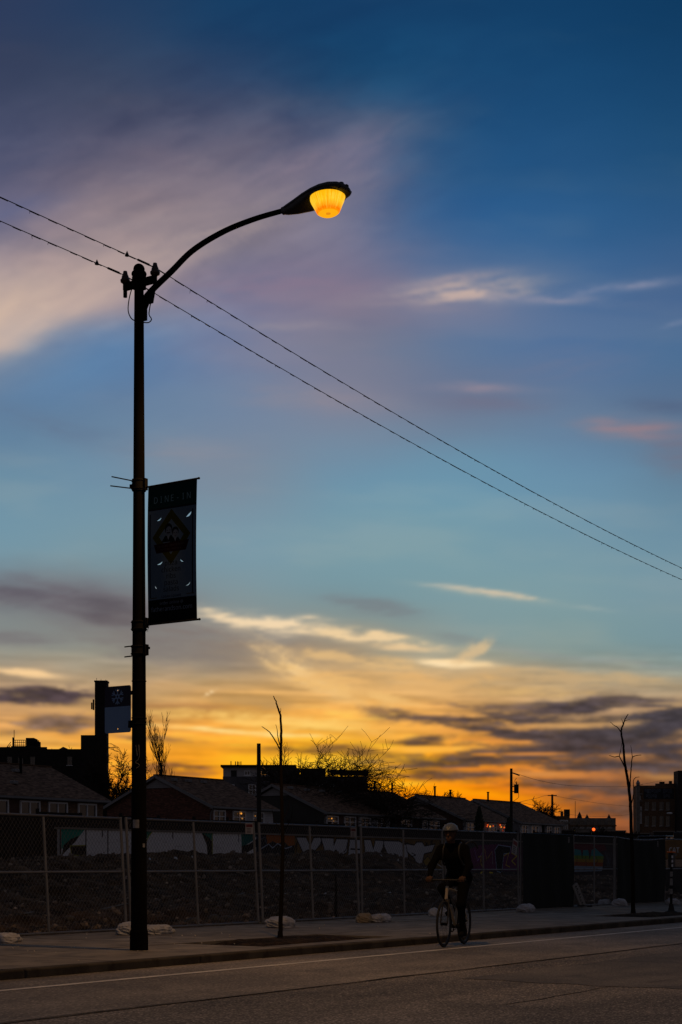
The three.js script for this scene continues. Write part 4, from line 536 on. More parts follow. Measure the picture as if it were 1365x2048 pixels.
  part('photocell', [new THREE.CylinderGeometry(0.035, 0.04, 0.03, 14).translate(0, 9.215, 3.19)], M.steel, head);
  const C = V3(0, 9.112, 2.975), bowl = [];
  for (const [r, y] of [[0.226, 0.012], [0.228, -0.01], [0.212, -0.05], [0.188, -0.1], [0.16, -0.162], [0.147, -0.19], [0.126, -0.206]]) bowl.push(new THREE.Vector2(r, y));
  const bg = new THREE.LatheGeometry(bowl, 96), bp = bg.attributes.position;
  for (let i = 0; i < bp.count; i++) { const x = bp.getX(i), z = bp.getZ(i), y = bp.getY(i), k = 1 + (y < -0.03 && y > -0.17 ? 0.006 * Math.cos(Math.atan2(z, x) * 24) : 0); bp.setXYZ(i, x * k, y, z * k); }
  bg.computeVertexNormals();
  const rib = canvas(1024, 128, (x, w, h) => { // light broken up by the prisms moulded in the glass
    const rows = x.createLinearGradient(0, 0, 0, h); rows.addColorStop(0, 'rgb(255,150,0)'); rows.addColorStop(0.22, 'rgb(255,120,0)'); rows.addColorStop(0.5, 'rgb(255,205,40)'); rows.addColorStop(1, 'rgb(255,178,0)'); x.fillStyle = rows; x.fillRect(0, 0, w, h);
    for (let k = 0; k < 520; k++) { const u = hash(k, 1), v = 0.25 + 0.6 * hash(k, 2), l = 16 + 70 * hash(k, 3); x.fillStyle = hash(k, 4) > 0.4 ? `rgba(255,222,120,${0.1 + 0.28 * hash(k, 5)})` : `rgba(255,150,0,${0.08 + 0.22 * hash(k, 5)})`; x.fillRect(u * w, v * h - l / 2, 2 + 9 * hash(k, 6), l); }
    for (let i = 0; i < 48; i++) { x.fillStyle = `rgba(250,140,0,${0.12 + 0.2 * hash(i, 1)})`; x.fillRect(i * w / 48, 0, 3, h); }
  });
  rib.wrapS = THREE.RepeatWrapping;
  const bm = glow(1.05, 1.0, 0.6, 1.0); bm.emissiveMap = rib;
  part('lamp_glass_bowl', bg, bm, head).position.copy(C);
  part('lamp_glass_lens', new THREE.LatheGeometry([[0, -0.2], [0.03, -0.201], [0.055, -0.218], [0.094, -0.224], [0.126, -0.206]].map(([r, y]) => new THREE.Vector2(r, y)), 48), glow(1.0, 0.42, 0.005, 1.0), head).position.copy(C);
  part('lens_boss', new THREE.CylinderGeometry(0.034, 0.03, 0.014, 20).translate(0, -0.205, 0), glow(0.8, 0.26, 0.006, 1.0), head).position.copy(C);
  part('reflector', new THREE.LatheGeometry([[0.05, 0.02], [0.12, 0.012], [0.215, 0.004]].map(([r, y]) => new THREE.Vector2(r, y)), 32), mat(0.6, 0.58, 0.52, 0.4, 0.4), head).position.copy(C);
  part('bowl_rim', new THREE.TorusGeometry(0.236, 0.012, 8, 64).rotateX(Math.PI / 2).translate(0, 0.004, 0), M.hood, head).position.copy(C);
  const light = new THREE.SpotLight(new THREE.Color(1, 0.5, 0.14), 52, 0, 1.36, 0.6, 2); light.name = 'lamp_glow'; light.position.set(0, 8.81, 2.95); light.target.position.set(0, 0, 2.95); light.castShadow = true; light.shadow.radius = 6; lamp.add(light, light.target);
  // banding, clamps and straps
  const clampAt = (y, r, h) => [new THREE.CylinderGeometry(r, r, h, 24).translate(0, y, 0), new THREE.TorusGeometry(r + 0.004, 0.006, 6, 28).rotateX(Math.PI / 2).translate(0, y + h * 0.35, 0), new THREE.TorusGeometry(r + 0.004, 0.006, 6, 28).rotateX(Math.PI / 2).translate(0, y - h * 0.35, 0)];
  part('banner_clamp', [...clampAt(6.05, 0.092, 0.15), box(0.06, 0.15, 0.05, 0, 6.05, 0.1), box(0.05, 0.05, 0.06, 0, 6.05, -0.11)], M.steel, lamp);
  part('banner_clamp', [...clampAt(4.22, 0.098, 0.13), box(0.06, 0.13, 0.05, 0, 4.25, 0.11)], M.steel, lamp);
  part('banner_clamp', [...clampAt(3.9, 0.1, 0.13), box(0.07, 0.14, 0.05, 0, 3.9, 0.11), box(0.03, 0.03, 0.05, 0, 3.92, 0.15)], M.steel, lamp);
  for (const [y, l, dy] of [[6.1, 0.34, 0.04], [6.0, 0.36, 0.02]]) part('strap_tail', [bar(V3(-0.08, y, -0.05), V3(-0.08 - l * 0.55, y + dy, -0.05 - l * 0.55), 0.009, 0.009, 6)], M.steel, lamp);
  for (const y of [3.95, 3.82]) part('strap_tail', [bar(V3(-0.09, y, -0.04), V3(-0.16, y - 0.015, -0.11), 0.009, 0.009, 6)], M.steel, lamp);
  for (const y of [3.5, 3.02, 2.94]) part('steel_band', [new THREE.TorusGeometry(pr(y) + 0.003, 0.006, 6, 32).rotateX(Math.PI / 2).translate(0, y, 0)], M.steel, lamp);
  const face = Math.atan2(-CT, ST);                      // the side of the pole turned to the street corner we stand at
  const wrap = (y0, h, a0, da, r, m) => part('sticker', new THREE.CylinderGeometry(r, r + 0.0012, h, 12, 1, true, a0, da).translate(0, y0, 0), m, lamp);
  wrap(1.64, 0.11, face - 0.75, 0.9, pr(1.64) + 0.004, M.whiteOld);
  wrap(1.36, 0.05, face + 0.6, 0.35, pr(1.36) + 0.004, M.whiteOld);
  const on = (a, y, r = pr(y) + 0.004) => V3(Math.sin(a) * r, y, Math.cos(a) * r), sc = [[-0.3, 2.66], [-0.1, 2.52], [0.1, 2.66], [0.2, 2.55], [0.0, 2.47], [-0.35, 2.44], [0.2, 2.4], [-0.2, 2.36]];
  part('paint_scrawl', [tube(sc.map(([a, y]) => on(face + a, y)), 0.0035, 4, 60)], M.whiteOld, lamp);
}
{ // pizza-restaurant banner
  const W = 0.8, H = 1.77, sh = new THREE.Shape([[0, 0], [W, 0], [W, H], [0, H]].map(([a, b]) => new THREE.Vector2(a, b)));
  const cut = (u, v, w, t, ang) => { const p = new THREE.Path(), c = Math.cos(ang), s = Math.sin(ang), pts = []; for (let i = 0; i <= 10; i++) { const a = i / 10, x = (a - 0.5) * w, y = -Math.sin(a * Math.PI) * w * 0.22; pts.push([x, y]); } for (let i = 9; i > 0; i--) { const a = i / 10, x = (a - 0.5) * w, y = -Math.sin(a * Math.PI) * (w * 0.22 - t) ; pts.push([x, y]); } pts.forEach(([x, y], i) => { const X = u * W + x * c - y * s, Y = (1 - v) * H + x * s + y * c; i ? p.lineTo(X, Y) : p.moveTo(X, Y); }); p.closePath(); sh.holes.push(p); };
  cut(0.24, 0.245, 0.09, 0.016, 0.45); cut(0.84, 0.24, 0.11, 0.028, 0.6); cut(0.27, 0.567, 0.105, 0.018, 0.35); cut(0.7, 0.566, 0.065, 0.012, -0.6); cut(0.18, 0.742, 0.05, 0.014, -0.9); cut(0.83, 0.738, 0.1, 0.012, 0.55);
  const t = canvas(640, 1416, (x, w, h) => {
    x.fillStyle = '#8296a6'; x.fillRect(0, 0, w, h); x.fillStyle = '#1d4a44'; x.fillRect(0, 0, w, h * 0.165);
    x.fillStyle = '#b4d0cc'; x.font = '92px sans-serif'; x.textAlign = 'center'; const dine = 'DINE-IN'; [...dine].forEach((ch, i) => x.fillText(ch, w * (0.16 + i * 0.113), h * 0.128));
    x.fillStyle = '#20242c'; x.fillRect(0, h * 0.165, w, 20); x.fillStyle = '#2c3644'; x.fillRect(26, h * 0.205, 16, h * 0.61); x.fillRect(w - 58, h * 0.205, 16, h * 0.61);
    const cx = w * 0.49, cy = h * 0.385, dia = (r, c) => { x.fillStyle = c; x.beginPath(); x.moveTo(cx, cy - r * 1.16); x.lineTo(cx + r, cy - 10); x.lineTo(cx, cy + r * 1.16); x.lineTo(cx - r, cy - 10); x.closePath(); x.fill(); };
    dia(246, '#5f5a14'); dia(158, '#8296a6');
    const man = (mx, my, r, tash) => { x.fillStyle = '#14171d'; x.beginPath(); x.ellipse(mx, my - r * 0.2, r * 1.0, r * 1.15, 0, 0, 7); x.fill(); x.fillStyle = '#8a93a2'; x.beginPath(); x.ellipse(mx + 2, my + r * 0.22, r * 0.78, r * 0.95, 0, 0, 7); x.fill(); x.fillStyle = '#14171d'; x.fillRect(mx - r * 0.5, my + r * 0.02, r * 0.36, r * 0.14); x.fillRect(mx + r * 0.18, my + r * 0.02, r * 0.36, r * 0.14); if (tash) x.fillRect(mx - r * 0.42, my + r * 0.56, r * 0.9, r * 0.2); else x.fillRect(mx - r * 0.25, my + r * 0.72, r * 0.55, r * 0.09); x.beginPath(); x.moveTo(mx - r * 1.9, my + r * 2.6); x.lineTo(mx - r * 0.8, my + r * 1.2); x.lineTo(mx, my + r * 1.5); x.lineTo(mx + r * 0.8, my + r * 1.2); x.lineTo(mx + r * 1.9, my + r * 2.6); x.fill(); x.fillStyle = '#9aa3b2'; x.beginPath(); x.moveTo(mx - r * 0.4, my + r * 1.25); x.lineTo(mx + r * 0.4, my + r * 1.25); x.lineTo(mx, my + r * 2.3); x.fill(); };
    man(cx - 34, cy - 74, 48, true); man(cx + 52, cy - 40, 42, false);
    x.fillStyle = '#3a1216'; x.beginPath(); x.moveTo(cx - 226, cy + 66); x.lineTo(cx + 226, cy + 48); x.lineTo(cx + 186, cy + 150); x.lineTo(cx - 190, cy + 158); x.closePath(); x.fill(); x.fillStyle = '#604a4a'; for (let i = 0; i < 17; i++) if (i !== 7) x.fillRect(cx - 176 + i * 20, cy + 84 - i * 0.6, 12, 18); for (let i = 0; i < 13; i++) if (i !== 6) x.fillRect(cx - 130 + i * 20, cy + 118, 12, 14);
    x.fillStyle = '#20242e'; x.font = '72px sans-serif'; ['pizza', 'chicken', 'ribs', 'pasta', 'salads'].forEach((s, i) => x.fillText(s, cx, h * 0.592 + i * h * 0.047));
    x.fillStyle = '#6a5a2a'; x.fillRect(34, h * 0.815, 90, 8); x.fillRect(w - 130, h * 0.808, 100, 8); x.fillStyle = '#3a4250'; x.font = 'bold 34px sans-serif'; x.fillText('LOGAN SQUARE', cx, h * 0.823);
    x.fillStyle = '#16141a'; x.fillRect(0, h * 0.832, w, h * 0.168); x.fillStyle = '#aab4c0'; x.font = '46px sans-serif'; x.fillText('order online @', cx, h * 0.872); x.font = '66px sans-serif'; x.fillText('fatherandson.com', cx, h * 0.918);
  });
  const g = new TessellateModifier(0.09, 8).modify(new THREE.ExtrudeGeometry(sh, { depth: 0.004, bevelEnabled: false, curveSegments: 8 })), p = g.attributes.position; for (let i = 0; i < p.count; i++) { const x = p.getX(i), y = p.getY(i), e = Math.sin(Math.PI * y / H); g.attributes.uv.setXY(i, x / W, y / H); p.setZ(i, p.getZ(i) + e * (0.012 * Math.sin(x * 5.2 + y * 1.3) + 0.005 * Math.sin(x * 11 - y * 2.1) + 0.01)); p.setX(i, x - 0.012 * e * (x / W)); }
  g.computeVertexNormals();
  const b = thing('street_banner', 'tall restaurant banner with crescent wind slits hanging from the lamp post', 'banner', POLE.clone().add(V3(0, 4.23, 0.16)), -Math.PI / 2);
  part('banner_cloth', g, matte(0.36, 0.42, 0.5, { map: t }), b);
  part('banner_rod', [bar(V3(-0.1, H + 0.008, 0.002), V3(W + 0.03, H + 0.008, 0.002), 0.012, 0.012, 10), new THREE.SphereGeometry(0.016, 10, 8).translate(W + 0.03, H + 0.008, 0.002)], M.steel, b);
  part('banner_rod', [bar(V3(-0.1, -0.01, 0.002), V3(W + 0.04, -0.01, 0.002), 0.012, 0.012, 10), new THREE.SphereGeometry(0.016, 10, 8).translate(W + 0.04, -0.01, 0.002)], M.steel, b);
  part('loose_tie', [tube([V3(0.01, -0.02, 0), V3(0.02, -0.05, 0.02), V3(-0.005, -0.08, 0.01), V3(-0.01, -0.1, 0)], 0.003, 5)], M.cable, b);
}
{ // winter parking sign
  const W = 0.45, H = 0.615, r = 0.035, sh = new THREE.Shape(); sh.moveTo(r, 0); sh.lineTo(W - r, 0); sh.quadraticCurveTo(W, 0, W, r); sh.lineTo(W, H - r); sh.quadraticCurveTo(W, H, W - r, H); sh.lineTo(r, H); sh.quadraticCurveTo(0, H, 0, H - r); sh.lineTo(0, r); sh.quadraticCurveTo(0, 0, r, 0);
  for (const y of [0.052, H - 0.058]) { const c = new THREE.Path(); c.absarc(W * 0.5, y, 0.0085, 0, 7, true); sh.holes.push(c); }
  const t = canvas(448, 612, (x, w, h) => {
    x.fillStyle = '#8fb4dc'; x.fillRect(0, 0, w, h); x.fillStyle = '#06103a'; x.fillRect(0, 0, w, h * 0.44); x.strokeStyle = '#8fb4dc'; x.lineCap = 'square'; x.lineWidth = 15; const cx = w * 0.49, cy = h * 0.225, R = 96;
    for (let k = 0; k < 6; k++) { const a = k * Math.PI / 3 + Math.PI / 2, c = Math.cos(a), s = Math.sin(a), L = (r0, r1, da) => { x.beginPath(); x.moveTo(cx + c * r0, cy + s * r0); x.lineTo(cx + Math.cos(a + da) * r1, cy + Math.sin(a + da) * r1); x.stroke(); }; L(22, R, 0); L(60, 94, 0.3); L(60, 94, -0.3); x.lineWidth = 16; x.beginPath(); x.moveTo(cx + c * 28, cy + s * 28); x.lineTo(cx + Math.cos(a + Math.PI / 3) * 28, cy + Math.sin(a + Math.PI / 3) * 28); x.stroke(); x.lineWidth = 15; }
  });
  const g = new THREE.ExtrudeGeometry(sh, { depth: 0.003, bevelEnabled: false, curveSegments: 10 }), p = g.attributes.position; for (let i = 0; i < p.count; i++) g.attributes.uv.setXY(i, p.getX(i) / W, p.getY(i) / H);
  const s = thing('snow_route_sign', 'blue and white metal sign with a snowflake strapped to the lamp post', 'sign', POLE.clone().add(V3(-0.03, 2.84, -0.56)), -Math.PI / 2);
  part('sign_plate', g, mat(0.62, 0.68, 0.76, 0.6, 0, { map: t }), s); part('sign_bracket', [box(0.07, 0.05, 0.03, W - 0.0, 0.13, -0.02), box(0.07, 0.05, 0.03, W, H - 0.1, -0.02), box(0.03, 0.09, 0.05, W + 0.005, 0.1, 0.02)], M.steel, s);
}
// ---------------------------------------------------------------- overhead wires held by the lamp post's insulators
function overhead(s, label, seed) {
  const a = POLE.clone().add(V3(0, 8.83, s)), L = 42, LL = 34, R = rng(seed), o = thing('overhead_wire', label, 'wire', a, 0, 'overhead street wires'), at = (u) => { const q = u > 0 ? u / L : -u / LL, h = u > 0 ? 0.86 : 0.3; return V3(u, -4 * h * q * (1 - q), (u > 0 ? 0.12 : 0.2) * Math.sin(q * Math.PI) * 0.2); };
  const pts = []; for (let u = -LL; u <= L; u += 1) pts.push(at(u)); part('cable', limb(pts, pts.map(() => 0.0052), 6), M.cable, o);
  const bits = []; for (let u = -6; u < 26; u += 0.2 + R() * 0.22) { const p = at(u), q = at(u + 0.1 + R() * 0.1); bits.push(bar(p.clone().add(V3(0, -0.006, 0)), q.clone().add(V3(0, -0.006, 0)), 0.0066, 0.0066, 5)); if (R() > 0.8) bits.push(bar(p, p.clone().add(V3((R() - 0.5) * 0.03, -0.025 - R() * 0.03, 0)), 0.004, 0.003, 4)); }
  tag(part('lashing', bits, M.cable, o), null, null, null, 'stuff');
  part('splice', [bar(at(-0.34), at(-0.12), 0.014, 0.014, 7), new THREE.ConeGeometry(0.03, 0.07, 8).translate(...at(-0.55).add(V3(0, 0.02, 0)).toArray())], M.cable, o);
}
overhead(0.27, 'upper overhead wire resting on the insulator nearer the street', 3);
overhead(-0.235, 'lower overhead wire resting on the insulator nearer the lot', 4);

// ---------------------------------------------------------------- temporary chain-link fence
const fencePanels = [];
function fencePanel(u0, u1, lean, label, o = {}) {
  const L = u1 - u0, H = 1.92, f = thing('chain_link_fence', label, 'fence panel', V3(u0, 0.1, -(o.v ?? V_FENCE)), o.turn ?? 0, 'temporary chain-link fence panels'), r = 0.024;
  f.rotation.x = -lean; f.rotation.order = 'YXZ';
  const tubeBar = (name, a, b, rr = r) => part(name, [bar(a, b, rr, rr, 10)], M.galv, f);
  const sag = o.sag ?? 0, top = [0, 0.25, 0.5, 0.75, 1].map((t) => V3(0.03 + t * (L - 0.06), H - r - sag * 4 * t * (1 - t), 0));
  tubeBar('post', V3(0.03, 0, 0), V3(0.03, H, 0)); tubeBar('post', V3(L - 0.03, 0, 0), V3(L - 0.03, H, 0)); tubeBar('post', V3(L / 2, 0.03, 0), V3(L / 2, H - 0.04 - sag, 0), 0.021);
  part('top_rail', [tube(top, 0.021, 10, 16)], M.galv, f); tubeBar('middle_rail', V3(0.03, H * 0.52, 0.002), V3(L - 0.03, H * 0.52, 0.002), 0.019); tubeBar('bottom_rail', V3(0.03, 0.03, 0), V3(L - 0.03, 0.03, 0), 0.021);
  // woven mesh: two families of slanting wires
  const w = [], st = 0.082, x0 = 0.04, x1 = L - 0.04, y0 = 0.05, y1 = H - 0.06 - sag;
  for (const s of [1, -1]) for (let c = x0 - (s > 0 ? (y1 - y0) * 0.8 : 0); c < x1 + (s > 0 ? 0 : (y1 - y0) * 0.8); c += st) {
    let ya = y0, yb = y1, xa = c, xb = c + s * (y1 - y0) * 0.8; const cl = (xx) => y0 + (xx - c) / (s * 0.8);
    if (s > 0) { if (xa < x0) { ya = cl(x0); xa = x0; } if (xb > x1) { yb = cl(x1); xb = x1; } } else { if (xa > x1) { ya = cl(x1); xa = x1; } if (xb < x0) { yb = cl(x0); xb = x0; } }
    if (yb - ya < 0.03) continue;
    w.push(bar(V3(xa, ya, -0.012 - s * 0.002), V3(xb, yb, -0.012 - s * 0.002), 0.0021, 0.0021, 3, true));
  }
  tag(part('chain_link', w, M.link, f), null, null, null, 'stuff');
  const ties = []; for (let x = 0.3; x < L; x += 0.42) for (const y of [H - r - sag * 4 * (x / L) * (1 - x / L), H * 0.52, 0.03]) ties.push(new THREE.TorusGeometry(0.026, 0.004, 4, 8).rotateY(Math.PI / 2).translate(x, y, 0)); tag(part('wire_ties', ties, M.link, f), null, null, null, 'stuff');
  for (const x of [0.03, L - 0.03]) part('foot', [box(0.1, 0.02, 0.7, x, 0.012, 0.02)], M.galv, f);
  if (o.screen) { // woven windbreak tied over the panel, a little slack
    const g = new THREE.PlaneGeometry(L - 0.02, H - 0.03 - sag * 0.4, 30, 18), p = g.attributes.position; for (let i = 0; i < p.count; i++) { const x = p.getX(i), y = p.getY(i), e = Math.abs(y) / (H / 2); p.setZ(i, 0.03 + 0.09 * fbm(x * 1.6 + L, y * 0.8, 4) * (1 - e * 0.6) + 0.012 * Math.sin(x * 7 + y * 1.5)); p.setY(i, y - (y > 0 ? sag * 1.6 * (1 - (2 * x / L) ** 2) * (y / (H / 2)) : 0)); }
    g.computeVertexNormals(); g.translate(L / 2, H / 2 + 0.005, 0); part('windbreak', uvMetres(g, 1), M.screen, f);
    const hem = []; for (let x = 0.15; x < L; x += 0.5) hem.push(new THREE.TorusGeometry(0.02, 0.004, 4, 10).translate(x, H - 0.05 - sag, 0.05)); tag(part('grommets', hem, M.steel, f), null, null, null, 'stuff');
  }
  fencePanels.push(f); return f;
}
const UF = (px) => uAt(px, V_FENCE);
fencePanel(UF(258) - 7.55, UF(258) - 3.8, 0.06, 'chain-link fence panel cut by the left picture edge');
fencePanel(UF(258) - 3.78, UF(258) - 0.03, 0.07, 'leaning chain-link fence panel left of the lamp post');
fencePanel(UF(258) + 0.04, UF(522) - 0.04, 0.065, 'chain-link fence panel directly right of the lamp post');
fencePanel(UF(522) + 0.04, UF(722) - 0.03, 0.05, 'chain-link fence panel behind the left bare sapling');
fencePanel(UF(722) + 0.03, UF(890) - 0.03, 0.02, 'chain-link fence panel just left of the cyclist');
fencePanel(UF(890) + 0.03, UF(1040) - 0.03, 0.015, 'chain-link fence panel just right of the cyclist, tilted sign on it');
fencePanel(UF(1040) + 0.03, UF(1145) - 0.02, 0.0, 'fence panel covered with dark windbreak right of the tilted sign', { screen: true });
fencePanel(UF(1145) + 0.04, UF(1230) - 0.03, 0.0, 'open chain-link fence panel between two dark windbreaks');
fencePanel(UF(1230) + 0.03, UF(1328) - 0.03, 0.0, 'fence panel covered with dark windbreak behind the right sapling', { screen: true, sag: 0.06 });
fencePanel(UF(1328) + 0.03, UF(1430), 0.0, 'chain-link fence panel in front of the excavator at the right edge');
// notices wired to the fence
function notice(px, py, w, h, tilt, label, cols) {
  const c = PV(px, py, V_FENCE - 0.06), o = thing('fence_notice', label, 'notice', c);
  const t = canvas(96, 96, (x) => { x.fillStyle = cols[0]; x.fillRect(0, 0, 96, 96); x.fillStyle = cols[1]; x.fillRect(8, 10, 80, 26); x.fillStyle = cols[2]; for (const y of [46, 58, 70, 82]) x.fillRect(14, y, 40 + (y * 7 % 28), 6); });
  const m = part('notice_plate', box(w, h, 0.006), mat(0.75, 0.75, 0.75, 0.6, 0, { map: t }), o); m.rotation.z = tilt; part('wire_tie', [bar(V3(-w * 0.3, h * 0.42, 0), V3(-w * 0.3, h * 0.42 + 0.02, -0.05), 0.003, 0.003, 5), bar(V3(w * 0.3, h * 0.42, 0), V3(w * 0.3, h * 0.42 + 0.02, -0.05), 0.003, 0.003, 5)], M.link, o); return o;
}
notice(499, 1657, 0.24, 0.2, 0.02, 'small red and white notice on the fence left of the thin pole', ['#b9b6b4', '#7a1e1c', '#5a4a4a']);
notice(707, 1665, 0.2, 0.2, 0, 'small red and white notice on the fence below the white windows', ['#aaa7a5', '#6a2220', '#5a4a4a']);
notice(1030, 1694, 0.27, 0.36, -0.3, 'pale notice hanging askew on the fence right of the cyclist', ['#b4b2b6', '#8a3a40', '#50484c']);
notice(1138, 1680, 0.09, 0.15, 0, 'tiny grey tag on the edge of the left windbreak', ['#8a8a8a', '#505050', '#404040']);
notice(1316, 1688, 0.09, 0.16, 0, 'tiny grey tag on the edge of the right windbreak', ['#8a8a8a', '#505050', '#404040']);

// ---------------------------------------------------------------- sandbags on the fence feet
function bag(name, px, py, L, W, H, turn, seed, m, label, category = 'sandbag', y = 0) {
  if (category === 'sandbag') { L *= 1.25; W *= 1.15; }
  const g = mergeVertices(new THREE.SphereGeometry(1, 56, 30).deleteAttribute('uv').deleteAttribute('normal')), p = g.attributes.position;
  for (let i = 0; i < p.count; i++) { let x = p.getX(i), yy = p.getY(i), z = p.getZ(i); const sq = (v, e) => Math.sign(v) * Math.abs(v) ** e, fold = Math.abs(fbm(x * 3.4 + seed * 5, z * 1.6 + yy * 3 + seed, 3) - 0.5), k = 1 + (fbm(x * 2.2 + seed * 3, z * 2.2 + yy * 2 + seed, 4) - 0.5) * 0.36 - Math.max(0, 0.1 - fold) * 1.5 - Math.max(0, 0.06 - Math.abs(fbm(x * 6 + seed, z * 5 + yy * 6 + seed * 2, 3) - 0.5)) * 1.1; x = sq(x, 0.72); z = sq(z, 0.7); yy = sq(yy, 0.8) * (1 - 0.25 * Math.abs(x) ** 4); p.setXYZ(i, x * k * L / 2, Math.max(-0.46, yy * k - 0.22 * Math.max(0, Math.sin(x * 2.2 + seed * 1.3)) * (yy > 0 ? 1 : 0)) * H * 0.68, z * k * W / 2); }
  g.computeVertexNormals(); const at = G(px, py, 0.1), o = thing(name, label, category, V3(at.x, 0.1 + H * 0.32 + y, at.z), turn, 'sandbags weighing down the fence feet');
  const b = part('sack', uvMetres(g.toNonIndexed(), 0.25), m, o); const e = new THREE.ConeGeometry(W * 0.24, L * 0.2, 8, 2).rotateZ(Math.PI / 2).scale(1, 0.5, 1).translate(L * 0.53, -H * 0.12, 0); part('tied_end', e, m, o); return o;
}
bag('sandbag', 0, 1886, 0.5, 0.34, 0.17, 0.1, 1, M.sack, 'grey sandbag cut off by the left picture edge');
bag('sandbag', 257, 1869, 0.55, 0.32, 0.2, 0.5, 2, M.sack, 'crumpled grey sandbag half hidden behind the lamp post, left side');
bag('sandbag', 312, 1868, 0.56, 0.34, 0.16, 0.1, 3, M.sack, 'flat pale sandbag lying right of the lamp post foot');
bag('sandbag', 560, 1855, 0.6, 0.34, 0.2, 0.15, 4, M.sack, 'plump pale sandbag behind the left sapling trunk');
bag('sandbag', 728, 1845, 0.3, 0.26, 0.19, 0.6, 5, M.sackTan, 'small tan sandbag left in the pair near the fence joint');
bag('sandbag', 760, 1844, 0.5, 0.3, 0.19, 0.1, 6, M.sack, 'grey printed sandbag right of the small tan one');
bag('sandbag', 1051, 1824, 0.5, 0.32, 0.2, 0.1, 7, M.sack, 'pale sandbag at the left foot of the first windbreak');
bag('sandbag', 1210, 1809, 0.46, 0.3, 0.15, 0.2, 8, M.sack, 'flat sandbag left of the right windbreak, farther back');
bag('sandbag', 1240, 1812, 0.44, 0.3, 0.2, 0.0, 9, M.sack, 'crumpled sandbag touching the right windbreak near the sapling');
bag('sandbag', 1346, 1809, 0.46, 0.3, 0.18, 0.1, 10, M.sack, 'sandbag behind the striped delineator post at the right edge');
bag('trash_bag', 868, 1832, 0.26, 0.22, 0.2, 0.3, 11, M.plastic, 'crumpled white plastic bag at the fence behind the front wheel', 'plastic bag');
bag('trash_bag', 885, 1832, 0.22, 0.2, 0.2, 1.0, 12, M.plastic, 'white plastic bag at the fence between the cyclist legs', 'plastic bag');
bag('trash_bag', 925, 1829, 0.18, 0.18, 0.16, 0.4, 13, M.plastic, 'small white plastic bag at the fence behind the rear wheel', 'plastic bag');
{
  const at = G(960, 1873, 0), o = boulder('crumpled_paper', at.setY(0.03), 0.1, 0.06, 0.07, 8, M.plastic, 'crumpled white paper lying in the gutter behind the rear wheel', 'litter');
  boulder('gutter_stone', G(443, 1919, 0).setY(0.025), 0.05, 0.04, 0.05, 9, M.kerb, 'small stone lying at the kerb left of the sapling bed', 'stone');
  const R = rng(15), N = 46, im = new THREE.InstancedMesh(mergeVertices(new THREE.IcosahedronGeometry(1, 0)), mat(0.62, 0.56, 0.46, 0.6), N), m4 = new THREE.Matrix4();
  for (let i = 0; i < N; i++) { const px = R() * 520 - 40 + (R() > 0.75 ? 600 : 0), v = 12.2 + R() * 4.8, p = PV(px, 1731, v), s = 0.006 + 0.013 * R() * R(); p.y = 0.102 + s * 0.4; m4.compose(p, new THREE.Quaternion().setFromEuler(new THREE.Euler(R() * 6, R() * 6, 0)), V3(s * 1.4, s * 0.6, s)); im.setMatrixAt(i, m4); }
  im.name = 'pavement_litter'; tag(im, 'crumbs of pale litter and grit scattered on the pavement', 'litter', null, 'stuff'); scene.add(im);
}
{ // board leaning on the fence, and the delineator post
  const foot = G(1167, 1814, 0.1), topP = PV(1149, 1768, V_FENCE - 0.08), o = thing('leaning_barricade_board', 'worn white barricade board leaning against the fence between the windbreaks', 'board', foot), d = topP.clone().sub(foot), L = d.length();
  const t = canvas(64, 256, (x) => { x.fillStyle = '#a9a8a4'; x.fillRect(0, 0, 64, 256); x.strokeStyle = '#2a2a2c'; x.lineWidth = 7; for (let i = 0; i < 8; i++) { x.beginPath(); x.moveTo(14 + hash(i, 2) * 14, 18 + i * 30); x.lineTo(48 - hash(i, 3) * 16, 28 + i * 30); x.lineTo(20, 40 + i * 30); x.stroke(); } });
  const g = rbox(0.2, L, 0.06, 0.02, 0, L / 2, 0), b = part('board', g, mat(0.7, 0.7, 0.7, 0.7, 0, { map: t }), o); b.quaternion.setFromUnitVectors(V3(0, 1, 0), d.clone().normalize()); b.rotateY(-0.5);
  part('rubber_foot', rbox(0.5, 0.05, 0.24, 0.02, 0.1, 0.025, 0), M.rubber, o);
  const s = thing('delineator_post', 'slim banded delineator post on a black rubber base at right edge', 'post', G(1343, 1826, 0.1));
  part('rubber_base', new THREE.LatheGeometry([[0, 0.07], [0.07, 0.07], [0.1, 0.045], [0.15, 0.035], [0.155, 0], [0, 0]].map(([r, y]) => new THREE.Vector2(r, y)), 8), M.rubber, s); part('socket', new THREE.CylinderGeometry(0.05, 0.075, 0.16, 12).translate(0, 0.13, 0), M.rubber, s);
  part('post', new THREE.CylinderGeometry(0.028, 0.03, 1.3, 12).translate(0, 0.72, 0), M.steel, s);
  for (const [y, h] of [[0.5, 0.12], [0.72, 0.16], [0.9, 0.12]]) part('reflective_band', new THREE.CylinderGeometry(0.0315, 0.0315, h, 12).translate(0, y, 0), M.whiteOld, s);
  const box1 = part('warning_box', rbox(0.2, 0.34, 0.12, 0.03, 0.03, 1.22, 0), M.black, s); part('orange_cap', rbox(0.24, 0.04, 0.14, 0.015, 0.0, 1.41, 0), M.orange, s); for (const y of [1.3, 1.2, 1.1]) part('white_tag', box(0.07, 0.06, 0.01, -0.1, y, 0.065), M.white, s);
}

